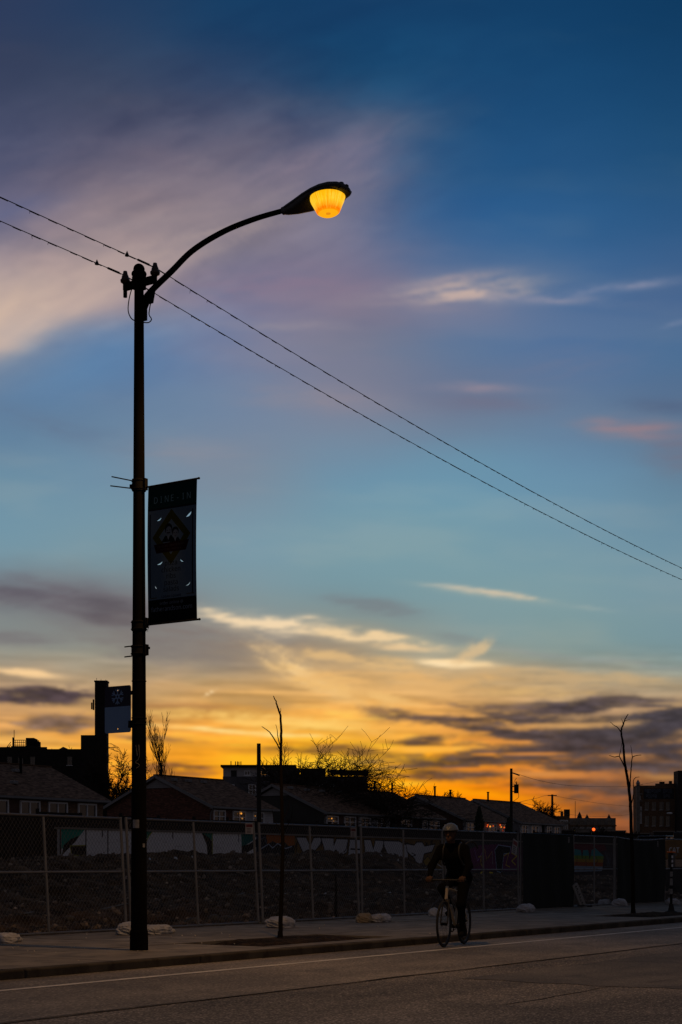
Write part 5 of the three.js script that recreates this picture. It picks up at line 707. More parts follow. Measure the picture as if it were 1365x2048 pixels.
// ---------------------------------------------------------------- bare trees
function grow(R, o, start, dir, len, r, level, out) {
  const n = level === 0 ? 6 : level < 2 ? 4 : 3, pts = [start.clone()], rad = [r]; let p = start.clone(), d = dir.clone();
  for (let i = 1; i <= n; i++) {
    d.add(V3((R() - 0.5) * o.wig, (R() - 0.5) * o.wig + o.up * (level ? 1 : 0.2), (R() - 0.5) * o.wig)).normalize();
    p = p.clone().addScaledVector(d, len / n); pts.push(p); rad.push(Math.max(o.min, r * (1 - (i / n) * (level >= o.levels ? 0.8 : 0.5))));
    if (level < o.levels && (level || i >= o.first)) {
      const k = Math.floor(o.kids[Math.min(level, o.kids.length - 1)] * (0.6 + 0.8 * R()) + 0.5);
      for (let j = 0; j < k; j++) {
        const a = R() * 6.283, sp = o.spread * (0.6 + 0.7 * R()), side = V3(Math.cos(a), 0, Math.sin(a)), q = d.clone().multiplyScalar(Math.cos(sp)).addScaledVector(side.sub(d.clone().multiplyScalar(side.dot(d))).normalize(), Math.sin(sp)).normalize();
        grow(R, o, p.clone(), q, len * o.ratio * (0.6 + 0.6 * R()) * (level ? 1 : 1 - 0.35 * i / n), Math.max(o.min, rad[i] * 0.7), level + 1, out);
      }
    }
  }
  out[level ? 'crown' : 'trunk'].push(limb(pts, rad, level === 0 ? 8 : level === 1 ? 5 : 3));
}
function bareTree(name, label, base, H, seed, opt = {}) {
  const o = { levels: 4, kids: [3, 2, 2, 2], wig: 0.35, up: 0.06, spread: 0.65, ratio: 0.55, first: 2, min: 0.014, r: H * 0.02, lean: [0, 0], ...opt }, R = rng(seed), out = { trunk: [], crown: [] };
  grow(R, o, V3(0, 0, 0), V3(o.lean[0], 1, o.lean[1]).normalize(), H * (o.trunk ?? 0.62), o.r, 0, out);
  const t = thing(name, label, 'tree', base, 0, o.group); part('trunk', out.trunk, M.bark, t); part('crown', out.crown, M.twig, t); return t;
}
const treeAt = (px, d) => { const p = P(px, 1731, d); p.y = 0; return p; };
bareTree('bare_tree', 'bushy bare tree between the chimney tower and the lamp post', treeAt(240, 132), 12.4, 11, { kids: [4, 2, 2, 1.5], up: 0.0, spread: 0.8, ratio: 0.52, min: 0.018, r: 0.2 });
bareTree('bare_tree', 'bare tree right beside the chimney tower, leaning left', treeAt(224, 130), 11, 12, { kids: [3, 2, 2, 1.5], up: 0.02, min: 0.018 });
bareTree('poplar_tree', 'upright narrow bare poplar rising right of the lamp post', treeAt(331, 150), 15.8, 13, { levels: 3, kids: [4, 3, 2], up: 0.3, spread: 0.42, ratio: 0.42, trunk: 0.68, first: 2, wig: 0.18, min: 0.011, r: 0.1 });
const GT = 'bare trees round the roof terrace';
bareTree('bare_tree', 'large spreading bare tree in front of the roof pergola', treeAt(636, 128), 12.4, 21, { kids: [3, 2, 1.6, 1.5], spread: 0.95, up: 0.02, ratio: 0.7, first: 3, group: GT, min: 0.016, r: 0.2, trunk: 0.55 });
bareTree('bare_tree', 'wide bare tree right of the roof pergola reaching over the roofs', treeAt(722, 127), 10, 25, { kids: [3, 2, 1.6, 1.4], spread: 1.0, up: -0.02, ratio: 0.72, first: 3, group: GT, lean: [0.2, 0.2], min: 0.016, r: 0.16, trunk: 0.6 });
bareTree('bare_tree', 'bare tree between the left sapling and the roof pergola', treeAt(596, 130), 11.4, 37, { kids: [3, 2, 1.8, 1.6], spread: 0.75, up: 0.05, ratio: 0.6, first: 3, group: GT, min: 0.016, r: 0.15, trunk: 0.58 });
bareTree('bare_tree', 'thin bare tree tangled behind the left sapling', treeAt(552, 134), 13.2, 24, { kids: [2, 2, 1.5, 1.2], spread: 0.8, up: 0.03, ratio: 0.5, first: 3, group: GT, min: 0.016, r: 0.12 });
bareTree('bare_tree', 'low bare tree left behind the roof terrace parapet', treeAt(690, 133), 12.2, 29, { kids: [3, 2, 1.6, 1.5], spread: 0.95, up: 0.03, ratio: 0.72, first: 3, group: GT, min: 0.016, r: 0.16, trunk: 0.56 });
bareTree('bare_tree', 'leafless treetop above the dark brown terraced house roof', treeAt(845, 172), 9.6, 31, { kids: [2, 2, 2, 1], min: 0.02 });
bareTree('bare_tree', 'leafless treetop above the ridge left of the lit windows', treeAt(895, 172), 9.4, 32, { kids: [3, 2, 2, 2], lean: [0.1, 0.1], min: 0.02 });
bareTree('bare_tree', 'bare round tree around the small distant utility pole', treeAt(1101, 188), 9.6, 33, { kids: [3, 3, 2, 2], spread: 0.8, min: 0.02 });
for (const [px, h, s, l] of [[82, 13.9, 41, 'thin bare treetop just right of the rooftop air handler'], [108, 14.6, 42, 'thin bare treetop beside the small roof gable'], [152, 13.6, 43, 'bushy bare treetop left of the chimney tower shoulder']]) bareTree('bare_tree', l, treeAt(px, 182), h, s, { kids: [2, 2, 2, 1], up: 0.14, spread: 0.5, ratio: 0.4, min: 0.02, trunk: 0.75 });
for (const [px, h, s, l] of [[1242, 6.6, 51, 'bushy bare tree left of the brick warehouse'], [1256, 6.0, 52, 'dense bare tree touching the brick warehouse corner'], [1192, 7.2, 53, 'small bare tree above the traffic light'], [1180, 5.0, 54, 'low bare shrub tree left of the traffic light']]) bareTree('bare_tree', l, treeAt(px, 200), h, s, { kids: [4, 3, 2, 2], spread: 0.8, ratio: 0.5, min: 0.022 });
function sapling(label, d, trunk, branches, r0) {
  const base = P(...trunk[0].slice(0, 2), d), R = rng(Math.round(d * 10)); base.y = 0.1; const o = thing('street_sapling', label, 'tree', base, 0, 'bare saplings planted along the pavement');
  const pt = (px, py, k) => P(px, py, d + k).sub(base), wob = [];
  const line = (list, ra, rb, k0, k1) => { const pts = list.map(([px, py], i) => pt(px, py, lerp(k0, k1, i / (list.length - 1)))); const c = new THREE.CatmullRomCurve3(pts, false, 'catmullrom', 0.3).getPoints(list.length * 6); c.forEach((q, i) => { if (i && i < c.length - 1) q.add(V3((R() - 0.5) * rb * 1.3, 0, (R() - 0.5) * rb * 1.3)); }); return limb(c, c.map((_, i) => lerp(ra, rb, i / (c.length - 1))), 8); };
  part('trunk', [line(trunk, r0, r0 * 0.16, 0, 0.05), limb([V3(0, -0.06, 0), V3(0, 0.12, 0)], [r0 * 1.5, r0 * 1.02], 10)], M.bark, o);
  part('crown', branches.map(([list, ra, k]) => line(list, ra, ra * 0.4, 0.03, k)), M.bark, o); return o;
}
sapling('bare sapling planted in the soil bed right of the lamp post', G(561, 1878).clone().applyMatrix4(new THREE.Matrix4()).dot(V3(CT, 0, -ST)), [[561, 1880], [563, 1800], [566, 1700], [564, 1600], [562, 1510], [563, 1465], [561, 1430], [555, 1412], [552, 1402], [547, 1392]],
  [[[[562, 1502], [553, 1485], [541, 1466], [533, 1459], [524, 1453]], 0.011, -0.25], [[[560, 1490], [556, 1472], [555, 1460], [552, 1449]], 0.008, 0.2], [[[560, 1428], [562, 1422], [562, 1416]], 0.007, 0.05], [[[565, 1668], [556, 1652], [548, 1638], [544, 1616]], 0.007, 0.3], [[[566, 1664], [582, 1640], [586, 1612]], 0.006, -0.3], [[[565, 1640], [576, 1620], [580, 1600]], 0.005, 0.2]], 0.035);
sapling('bare sapling in the soil bed before the right windbreak', G(1267, 1829).dot(V3(CT, 0, -ST)), [[1267, 1831], [1266, 1750], [1263, 1650], [1261, 1600], [1256, 1560], [1250, 1525], [1247, 1490], [1243, 1463], [1247, 1448], [1251, 1438], [1257, 1428]],
  [[[[1243, 1465], [1235, 1454], [1229, 1451], [1221, 1444]], 0.012, 0.2], [[[1247, 1450], [1245, 1441], [1243, 1437]], 0.007, 0.1], [[[1250, 1442], [1256, 1440], [1261, 1439]], 0.006, 0.1], [[[1255, 1543], [1247, 1528], [1239, 1513], [1230, 1514], [1219, 1511]], 0.016, -0.2], [[[1239, 1513], [1242, 1500], [1244, 1486]], 0.01, -0.1], [[[1260, 1600], [1261, 1560], [1263, 1535], [1265, 1515], [1274, 1511], [1283, 1510]], 0.017, 0.3], [[[1265, 1515], [1264, 1503], [1262, 1491]], 0.009, 0.3], [[[1263, 1610], [1268, 1585], [1267, 1562], [1272, 1555], [1279, 1554]], 0.013, -0.3], [[[1268, 1575], [1277, 1571], [1286, 1569]], 0.008, -0.3]], 0.05);
function conifer(label, px0, px1, top, d, seed) { // clipped arborvitae: many small sprays
  const c = treeAt((px0 + px1) / 2, d), H = EYE + (1731 - top) * d / F, W = (px1 - px0) * d / F / 2, R = rng(seed), o = thing('evergreen_shrub', label, 'shrub', c, 0, 'columnar evergreens before the lit windows'), lv = [];
  part('trunk', [limb([V3(0, 0, 0), V3(0, H * 0.9, 0)], [0.08, 0.02], 6)], M.bark, o);
  for (let i = 0; i < 900; i++) { const t = R() ** 0.9, y = 0.2 + t * (H - 0.2), r = W * (t < 0.75 ? 0.8 + 0.2 * Math.sin(t * 9) : (1 - t) / 0.25) * (0.55 + 0.5 * R()), a = R() * 6.283; lv.push(new THREE.ConeGeometry(0.05 + R() * 0.05, 0.28, 3).translate(0, 0.1, 0).rotateZ(-0.5).rotateY(-a).translate(Math.cos(a) * r, y, Math.sin(a) * r)); }
  part('crown', lv, M.evergreen, o);
}
conifer('taller columnar evergreen between house and lit windows', 949, 969, 1616, 124, 3);
conifer('shorter columnar evergreen right of the lit windows', 1010, 1025, 1638, 126, 4);

// ---------------------------------------------------------------- utility poles and wires far back
{
  const p1 = treeAt(518, 84), H1 = EYE + (1731 - 1487) * 84 / F, a = thing('utility_pole', 'thin bare wooden utility pole rising above the houses, no wires', 'utility pole', p1); part('pole', limb([V3(0.03, 0, 0.02), V3(0, H1, 0)], [0.15, 0.105], 12), M.poleWood, a);
  const d2 = 131, p2 = treeAt(1023, d2), Y2 = (py) => EYE + (1731 - py) * d2 / F, b = thing('utility_pole', 'wooden utility pole with a transformer above the terraced roofs', 'utility pole', p2); part('pole', limb([V3(0, 0, 0), V3(0, Y2(1537), 0)], [0.15, 0.11], 12), M.poleWood, b);
  const rt = V3(ST, 0, CT), tr = part('transformer', [new THREE.CylinderGeometry(0.2, 0.2, 0.72, 16).translate(0, 0, 0), new THREE.CylinderGeometry(0.21, 0.21, 0.05, 16).translate(0, 0.36, 0), new THREE.CylinderGeometry(0.03, 0.05, 0.3, 8).translate(0.06, 0.5, 0)], M.steel, b); tr.position.copy(rt.clone().multiplyScalar(0.43)).setY(Y2(1578));
  part('insulator', [bar(rt.clone().multiplyScalar(0.1).setY(Y2(1546)), rt.clone().multiplyScalar(0.7).setY(Y2(1551)), 0.04, 0.06, 6)], M.porcelain, b); part('transformer_bracket', [bar(V3(0, Y2(1573), 0), rt.clone().multiplyScalar(0.4).setY(Y2(1573)), 0.04, 0.04, 6), bar(V3(0, Y2(1583), 0), rt.clone().multiplyScalar(0.4).setY(Y2(1583)), 0.04, 0.04, 6)], M.steel, b);
  part('jumper', [tube([rt.clone().multiplyScalar(0.45).setY(Y2(1556)), rt.clone().multiplyScalar(0.3).setY(Y2(1562)), rt.clone().multiplyScalar(0.45).setY(Y2(1568))], 0.02, 5, 10), tube([rt.clone().multiplyScalar(0.6).setY(Y2(1586)), rt.clone().multiplyScalar(0.62).setY(Y2(1594)), rt.clone().multiplyScalar(0.4).setY(Y2(1599)), rt.clone().multiplyScalar(0.05).setY(Y2(1604))], 0.02, 5, 14)], M.cable, b);
  const d3 = 186, p3 = treeAt(1105, d3), c = thing('utility_pole', 'small distant utility pole with crossarm inside a bare tree', 'utility pole', p3), Y3 = (py) => EYE + (1731 - py) * d3 / F; part('pole', limb([V3(0, 0, 0), V3(0, Y3(1589), 0)], [0.17, 0.13], 10), M.poleWood, c); part('crossarm', [bar(rt.clone().multiplyScalar(-0.55).setY(Y3(1591)), rt.clone().multiplyScalar(0.55).setY(Y3(1591)), 0.06, 0.06, 6)], M.poleWood, c);
  const wire = (label, list) => { const pts = new THREE.CatmullRomCurve3(list.map(([x, y, d]) => P(x, y, d))).getPoints(40), o = thing('far_wire', label, 'wire', pts[0], 0, 'thin wires strung between the distant poles'); const q = pts.map((p) => p.clone().sub(pts[0])); part('cable', limb(q, q.map(() => 0.016), 4), M.cable, o); };
  wire('topmost far wire from the transformer pole to the brick warehouse', [[1026, 1545, 131], [1075, 1560, 145], [1130, 1570, 165], [1190, 1573, 195], [1262, 1572, 240], [1324, 1561, 299]]);
  wire('far wire from the small distant pole towards the brick warehouse', [[1040, 1604, 133], [1075, 1596, 160], [1100, 1591, 186], [1150, 1599, 210], [1210, 1608, 250], [1275, 1614, 300]]);
  wire('lowest far wire crossing below the small distant pole', [[1028, 1603, 131], [1060, 1609, 145], [1100, 1622, 165], [1140, 1629, 190], [1200, 1633, 230], [1276, 1628, 299]]);
  wire('faint far wire running left from the transformer pole over the roofs', [[1023, 1604, 131], [990, 1606, 134], [960, 1606, 138], [938, 1611, 141]]);
}
{ // traffic light and street lamp far down the street
  const d = 150, base = treeAt(1187, d), H = EYE + (1731 - 1659) * d / F, o = thing('traffic_light', 'traffic light showing red far down the street', 'traffic light', base);
  part('mast', [bar(V3(0, 0, 0), V3(0, H + 0.4, 0), 0.07, 0.06, 8)], M.black, o); const face = Math.atan2(-CT, ST), hd = new THREE.Group(); hd.name = 'signal_head'; hd.position.y = H; hd.rotation.y = face; o.add(hd);
  part('housing', rbox(0.34, 1.05, 0.2, 0.04, 0, -0.32, 0.1), M.black, hd); part('red_signal_lens', new THREE.SphereGeometry(0.15, 16, 10).scale(1, 1, 0.5).translate(0, 0, 0.21), glow(2.2, 0.22, 0.03, 1), hd); for (const y of [-0.33, -0.66]) part('dark_lens', new THREE.SphereGeometry(0.11, 12, 8).scale(1, 1, 0.4).translate(0, y, 0.2), M.glass, hd);
  part('visor', [0, -0.33, -0.66].map((y) => new THREE.CylinderGeometry(0.155, 0.155, 0.16, 14, 1, true, Math.PI * 1.5, Math.PI).rotateX(Math.PI / 2).translate(0, y, 0.28)), M.black, hd);
  const q = treeAt(1352, 150), h2 = EYE + (1731 - 1627) * 150 / F, s = thing('distant_street_lamp', 'pale unlit street lamp head before the brick warehouse', 'street lamp', q); part('pole', [bar(V3(0, 0, 0), V3(0, h2, 0), 0.09, 0.06, 8)], M.steel, s); const rt = V3(ST, 0, CT); part('arm', [bar(V3(0, h2, 0), rt.clone().multiplyScalar(-0.5).setY(h2 + 0.02), 0.04, 0.04, 6)], M.steel, s); part('hood', new THREE.SphereGeometry(0.3, 16, 8).scale(1.0, 0.32, 0.5).rotateY(face + Math.PI).translate(-ST * 0.6, h2 + 0.02, -CT * 0.6), M.white, s);
}

// ---------------------------------------------------------------- machines in the lot
const font = await new FontLoader().loadAsync('fonts/droid/droid_sans_bold.typeface.json');
{
  const yel = mat(0.42, 0.2, 0.02, 0.5, 0, { map: rep(grimeTex, 1) }), v = 20.6, x0 = uAt(1319, v), o = thing('excavator', 'yellow tracked excavator with white letters behind the right end of the fence', 'excavator', V3(x0, 0.02, -v), -1.205), SC = depthAtV(1345, v) / F, Y = (py) => EYE + (1731 - py) * SC - 0.02;
  const sh = new THREE.Shape(); sh.moveTo(0.0, Y(1716)); sh.lineTo(0.05, Y(1690)); sh.quadraticCurveTo(0.1, Y(1684), 0.35, Y(1683)); sh.lineTo(3.0, Y(1683)); sh.lineTo(3.0, Y(1716)); sh.closePath();
  part('counterweight', new THREE.ExtrudeGeometry(sh, { depth: 2.4, bevelEnabled: true, bevelSize: 0.05, bevelThickness: 0.05, bevelSegments: 2 }).translate(0, 0, -2.4), yel, o);
  part('engine_hood', rbox(2.2, 0.35, 2.2, 0.06, 1.6, Y(1683) + 0.15, -1.2), M.black, o); part('slew_ring', new THREE.CylinderGeometry(0.7, 0.8, 0.3, 24).translate(1.6, Y(1716) - 0.15, -1.2), M.black, o);
  const tg = new TextGeometry('CAT', { font, size: 0.17, depth: 0.012, curveSegments: 4, bevelEnabled: false }); part('lettering', tg.scale(0.86, 1.15, 1).translate(0.33, Y(1706), 0.052), M.white, o);
  part('lettering_stripe', box(0.16, 0.05, 0.012, 0.53, Y(1710.5), 0.056), M.whiteOld, o);
  for (const z of [0.0, -2.4]) { const t = part('track', new THREE.ExtrudeGeometry((() => { const s = new THREE.Shape(), h = Y(1716) - 0.32, r = h / 2; s.moveTo(r, 0); s.lineTo(3.4 - r, 0); s.absarc(3.4 - r, r, r, -Math.PI / 2, Math.PI / 2); s.lineTo(r, h); s.absarc(r, r, r, Math.PI / 2, Math.PI * 1.5); return s; })(), { depth: 0.5, bevelEnabled: false }).translate(0, 0, z - 0.25), M.rubber, o); for (const x of [0.45, 1.1, 1.7, 2.3, 2.95]) part('roller', new THREE.CylinderGeometry(0.16, 0.16, 0.56, 14).rotateX(Math.PI / 2).translate(x, 0.3, z), M.steel, o); }
  const cab = part('cab', [box(1.3, 0.1, 1.2, 3.2, Y(1716) + 1.75, -0.7), box(1.3, 0.6, 1.2, 3.2, Y(1716) + 0.3, -0.7), ...[[2.58, -0.14], [3.82, -0.14], [2.58, -1.26], [3.82, -1.26]].map(([x, z]) => box(0.08, 1.2, 0.08, x, Y(1716) + 1.15, z))], yel, o); part('cab_window', box(1.18, 1.08, 1.06, 3.2, Y(1716) + 1.15, -0.7), M.glass, o);
  part('boom', [limb([V3(4.0, 1.2, -1.8), V3(6.2, 2.5, -1.8), V3(8.0, 2.1, -1.8)], [0.26, 0.3, 0.2], 8)], yel, o); part('stick', [limb([V3(7.9, 2.2, -1.8), V3(8.4, 0.7, -1.8)], [0.2, 0.16], 8)], yel, o); part('bucket', rbox(0.8, 0.7, 1.0, 0.15, 8.3, 0.4, -1.8), M.steel, o);
}
function pickup(label, px0, px1, v, bodyMat, roofY) {
  const u0 = uAt(px0, v), u1 = uAt(px1, v), cl = 1.9, o = thing('parked_truck', label, 'truck', V3(u0 - 1.6, 0.02, -v)), k = roofY, cab = new THREE.Shape([[1.5, k * 0.6], [1.95, k * 0.97], [2.15, k], [3.35, k], [3.55, k * 0.97], [3.7, k * 0.6]].map(([a, b]) => new THREE.Vector2(a, b)));
  const lower = new THREE.Shape([[0, 0.4], [0, k * 0.56], [0.15, k * 0.6], [5.3, k * 0.6], [5.3, 0.4]].map(([a, b]) => new THREE.Vector2(a, b)));
  part('body', new THREE.ExtrudeGeometry(lower, { depth: cl, bevelEnabled: true, bevelSize: 0.04, bevelThickness: 0.04, bevelSegments: 2 }).translate(0, 0, -cl), bodyMat, o);
  part('cab_roof', rbox(1.5, 0.1, cl - 0.16, 0.04, 2.75, k, -cl / 2), bodyMat, o); part('pillars', [[1.52, 1.98], [2.6, 2.6], [3.68, 3.5]].flatMap(([a, b]) => [-0.08, -cl + 0.08].map((z) => bar(V3(a, k * 0.6, z), V3(b, k, z), 0.045, 0.045, 6))), bodyMat, o);
  part('window', new THREE.ExtrudeGeometry(cab, { depth: cl - 0.26, bevelEnabled: false }).translate(0, -0.03, -cl + 0.13), M.glass, o);
  for (const x of [1.0, 4.3]) for (const z of [-0.12, -cl + 0.12]) { const w = part('wheel', new THREE.TorusGeometry(0.28, 0.12, 10, 24).translate(x, 0.4, z), M.rubber, o); part('rim', new THREE.CylinderGeometry(0.2, 0.2, 0.14, 16).rotateX(Math.PI / 2).translate(x, 0.4, z), M.steel, w); }
  part('headlight', rbox(0.06, 0.16, 0.3, 0.02, -0.03, k * 0.48, -0.3), M.white, o); part('headlight', rbox(0.06, 0.16, 0.3, 0.02, -0.03, k * 0.48, -cl + 0.3), M.white, o); part('mirror', rbox(0.12, 0.2, 0.12, 0.03, 1.55, k * 0.68, 0.12), M.black, o);
}
pickup('dark box-cabbed truck with pale roof edge showing above the right windbreak', 1330, 1352, 33.6, mat(0.06, 0.065, 0.07, 0.25, 0.3), 2.9);

// ---------------------------------------------------------------- cyclist
function field(bones, c, S, res, k, cut) { // smooth union of tapered capsules, meshed
  const mc = new MarchingCubes(res, M.black, false, false, 200000), f = mc.field, N = mc.size, h = mc.halfsize;
  const B = bones.map(([a, b, ra, rb, sz = 1]) => { const A = V3(...a), D = V3(...b).sub(A); return { A, D, L: Math.max(1e-9, D.lengthSq()), ra, rb, sz }; });
  for (let z = 0; z < N; z++) for (let y = 0; y < N; y++) for (let x = 0; x < N; x++) {
    const X = c.x + (x - h) / h * S, Yy = c.y + (y - h) / h * S, Z = c.z + (z - h) / h * S; let d = 1e3;
    for (const q of B) { const px = X - q.A.x, py = Yy - q.A.y, pz = Z - q.A.z, t = clamp((px * q.D.x + py * q.D.y + pz * q.D.z) / q.L, 0, 1), ex = px - q.D.x * t, ey = py - q.D.y * t, ez = (pz - q.D.z * t) * q.sz, e = Math.sqrt(ex * ex + ey * ey + ez * ez) - lerp(q.ra, q.rb, t); if (e > d + k) continue; if (d > e + k) { d = e; continue; } const m = Math.max(0, k - Math.abs(d - e)) / k; d = Math.min(d, e) - m * m * k * 0.25; }
    f[x + y * N + z * N * N] = -d;
  }
  mc.isolation = 0; mc.update();
  const n = mc.count, p = new Float32Array(n * 3), nn = new Float32Array(n * 3);
  for (let i = 0; i < n; i++) { p[i * 3] = mc.positionArray[i * 3] * S + c.x; p[i * 3 + 1] = mc.positionArray[i * 3 + 1] * S + c.y; p[i * 3 + 2] = mc.positionArray[i * 3 + 2] * S + c.z; }
  let g = new THREE.BufferGeometry(); g.setAttribute('position', new THREE.BufferAttribute(p, 3)); g = mergeVertices(g, 1e-5); g.computeVertexNormals(); return clean(g);
}
{
  const mid = G(909, 1891.5, 0), heading = Math.PI - 0.23 + 0.0, place = V3(mid.x, 0.002, mid.z);
  const turn = Math.PI + 0.2;                               // rides towards us, a little out from the kerb
  const R_ = 0.34, bike = thing('bicycle', 'road bicycle with pale frame ridden along the kerb lane', 'bicycle', place, turn);
  const frameM = mat(0.42, 0.36, 0.26, 0.4, 0.2), dark = M.black;
  const BB = V3(-0.06, 0.29, 0), SEAT = V3(-0.2, 0.8, 0), HT = V3(0.36, 0.86, 0), HB = V3(0.39, 0.72, 0), FW = V3(0.51, R_, 0), RW = V3(-0.5, R_, 0);
  part('frame', [bar(HT, SEAT, 0.019, 0.017, 10), bar(HB, BB, 0.022, 0.022, 10), bar(SEAT, BB, 0.018, 0.018, 10), bar(HT.clone().add(V3(-0.01, 0.03, 0)), HB.clone().add(V3(0.008, -0.02, 0)), 0.024, 0.024, 10), ...[-0.045, 0.045].flatMap((z) => [bar(BB.clone().setZ(z * 0.6), RW.clone().setZ(z * 1.3), 0.011, 0.009, 8), bar(SEAT.clone().setZ(z * 0.4), RW.clone().setZ(z * 1.3), 0.01, 0.008, 8)])], frameM, bike);
  part('fork', [-1, 1].map((s) => limb([V3(0.4, 0.7, s * 0.04), V3(0.44, 0.55, s * 0.05), V3(0.51, R_, s * 0.055)], [0.016, 0.014, 0.009], 8)), dark, bike);
  part('seat_post', [bar(SEAT, V3(-0.235, 0.93, 0), 0.014, 0.014, 8)], dark, bike);
  part('saddle', [limb([V3(-0.36, 0.955, 0), V3(-0.28, 0.96, 0), V3(-0.12, 0.95, 0)], [0.06, 0.055, 0.02], 12).scale(1, 1, 1)], dark, bike);
  part('stem', [bar(HT.clone().add(V3(-0.015, 0.02, 0)), V3(0.35, 0.96, 0), 0.016, 0.016, 8), bar(V3(0.35, 0.95, 0), V3(0.43, 0.985, 0), 0.017, 0.017, 8)], dark, bike);
  part('handlebar', [bar(V3(0.43, 0.985, -0.3), V3(0.43, 0.985, 0.3), 0.0135, 0.0135, 10)], dark, bike);
  for (const s of [-1, 1]) { part('grip', [bar(V3(0.43, 0.985, s * 0.19), V3(0.43, 0.985, s * 0.315), 0.018, 0.018, 10)], M.rubber, bike); part('brake_lever', [limb([V3(0.44, 0.975, s * 0.17), V3(0.475, 0.96, s * 0.2), V3(0.49, 0.95, s * 0.29)], [0.008, 0.007, 0.006], 6)], M.steel, bike); }
  for (const c of [FW, RW]) {
    const w = new THREE.Group(); w.name = 'wheel'; w.position.copy(c); bike.add(w);
    part('tyre', new THREE.TorusGeometry(R_ - 0.016, 0.017, 10, 64), M.rubber, w); part('rim', new THREE.TorusGeometry(R_ - 0.042, 0.011, 6, 64), dark, w); part('hub', new THREE.CylinderGeometry(0.022, 0.022, 0.1, 12).rotateX(Math.PI / 2), M.steel, w);
    const sp = []; for (let i = 0; i < 28; i++) { const a = i / 28 * 6.2832, b = a + (i % 2 ? 0.35 : -0.35); sp.push(bar(V3(Math.cos(b) * 0.02, Math.sin(b) * 0.02, i % 4 < 2 ? 0.035 : -0.035), V3(Math.cos(a) * (R_ - 0.045), Math.sin(a) * (R_ - 0.045), 0), 0.0011, 0.0011, 3)); } tag(part('spokes', sp, M.steel, w), null, null, null, 'stuff');
  }
  part('chainring', [new THREE.TorusGeometry(0.085, 0.008, 6, 32).translate(BB.x, BB.y, 0.05), new THREE.CylinderGeometry(0.03, 0.03, 0.12, 12).rotateX(Math.PI / 2).translate(BB.x, BB.y, 0)], M.steel, bike);
  part('chain', [bar(V3(BB.x, BB.y + 0.085, 0.05), V3(RW.x, R_ + 0.03, 0.05), 0.004, 0.004, 5), bar(V3(BB.x, BB.y - 0.085, 0.05), V3(RW.x, R_ - 0.04, 0.05), 0.004, 0.004, 5)], M.steel, bike);
  const ca = 1.95, cr_ = V3(Math.cos(ca) * 0.17, Math.sin(ca) * 0.17, 0), pedR = BB.clone().add(cr_).setZ(0.12), pedL = BB.clone().sub(cr_).setZ(-0.12);
  part('crank', [bar(BB.clone().setZ(0.065), pedR.clone().setZ(0.075), 0.012, 0.01, 6)], M.steel, bike); part('crank', [bar(BB.clone().setZ(-0.065), pedL.clone().setZ(-0.075), 0.012, 0.01, 6)], M.steel, bike);
  part('pedal', rbox(0.1, 0.02, 0.08, 0.005, pedR.x, pedR.y, pedR.z), dark, bike); part('pedal', rbox(0.1, 0.02, 0.08, 0.005, pedL.x, pedL.y, pedL.z), dark, bike);
  part('water_bottle', new THREE.CylinderGeometry(0.035, 0.035, 0.2, 14).rotateZ(-0.75).translate(0.14, 0.53, 0), M.whiteOld, bike);
  // rider; local x forward, y up, z to the rider's right
  const person = thing('person', 'cyclist in black clothes with backpack and pale helmet riding a bicycle', 'person', place, turn);
  const ankR = V3(pedR.x - 0.07, pedR.y + 0.1, 0.115), ankL = V3(pedL.x - 0.07, pedL.y + 0.1, -0.115), hipR = [-0.22, 1.0, 0.095], hipL = [-0.22, 1.0, -0.095], knR = [0.17, 0.86, 0.13], knL = [0.08, 0.62, -0.13];
  const A3 = (v) => v.toArray(), shR = [0.07, 1.445, 0.185], shL = [0.07, 1.445, -0.185], elR = [0.2, 1.19, 0.29], elL = [0.2, 1.19, -0.29], wrR = [0.375, 1.035, 0.262], wrL = [0.375, 1.035, -0.262];
  const body = [
    [[-0.24, 1.02, -0.07], [-0.24, 1.02, 0.07], 0.135, 0.135], [[-0.22, 1.06, 0], [-0.1, 1.22, 0], 0.145, 0.15], [[-0.1, 1.22, 0], [0.03, 1.36, 0], 0.15, 0.15], [[0.03, 1.37, -0.1], [0.03, 1.37, 0.1], 0.125, 0.125], [[0.05, 1.44, -0.13], [0.05, 1.44, 0.13], 0.075, 0.075], [[0.08, 1.46, 0], [0.14, 1.56, 0], 0.07, 0.06],
    [hipR, knR, 0.1, 0.068], [knR, A3(ankR), 0.064, 0.045], [hipL, knL, 0.1, 0.068], [knL, A3(ankL), 0.064, 0.045],
    [[ankR.x - 0.02, ankR.y - 0.05, 0.115], [pedR.x + 0.1, pedR.y + 0.035, 0.12], 0.042, 0.032], [A3(ankR), [ankR.x - 0.02, ankR.y - 0.05, 0.115], 0.045, 0.042], [[ankL.x - 0.02, ankL.y - 0.05, -0.115], [pedL.x + 0.1, pedL.y + 0.035, -0.12], 0.042, 0.032], [A3(ankL), [ankL.x - 0.02, ankL.y - 0.05, -0.115], 0.045, 0.042],
    [shR, elR, 0.07, 0.052], [elR, wrR, 0.05, 0.036], [shL, elL, 0.07, 0.052], [elL, wrL, 0.05, 0.036]];
  const geos = [field(body, V3(0.02, 0.86, 0), 0.86, 116, 0.05)];
  const hd = V3(0.2, 1.665, 0);
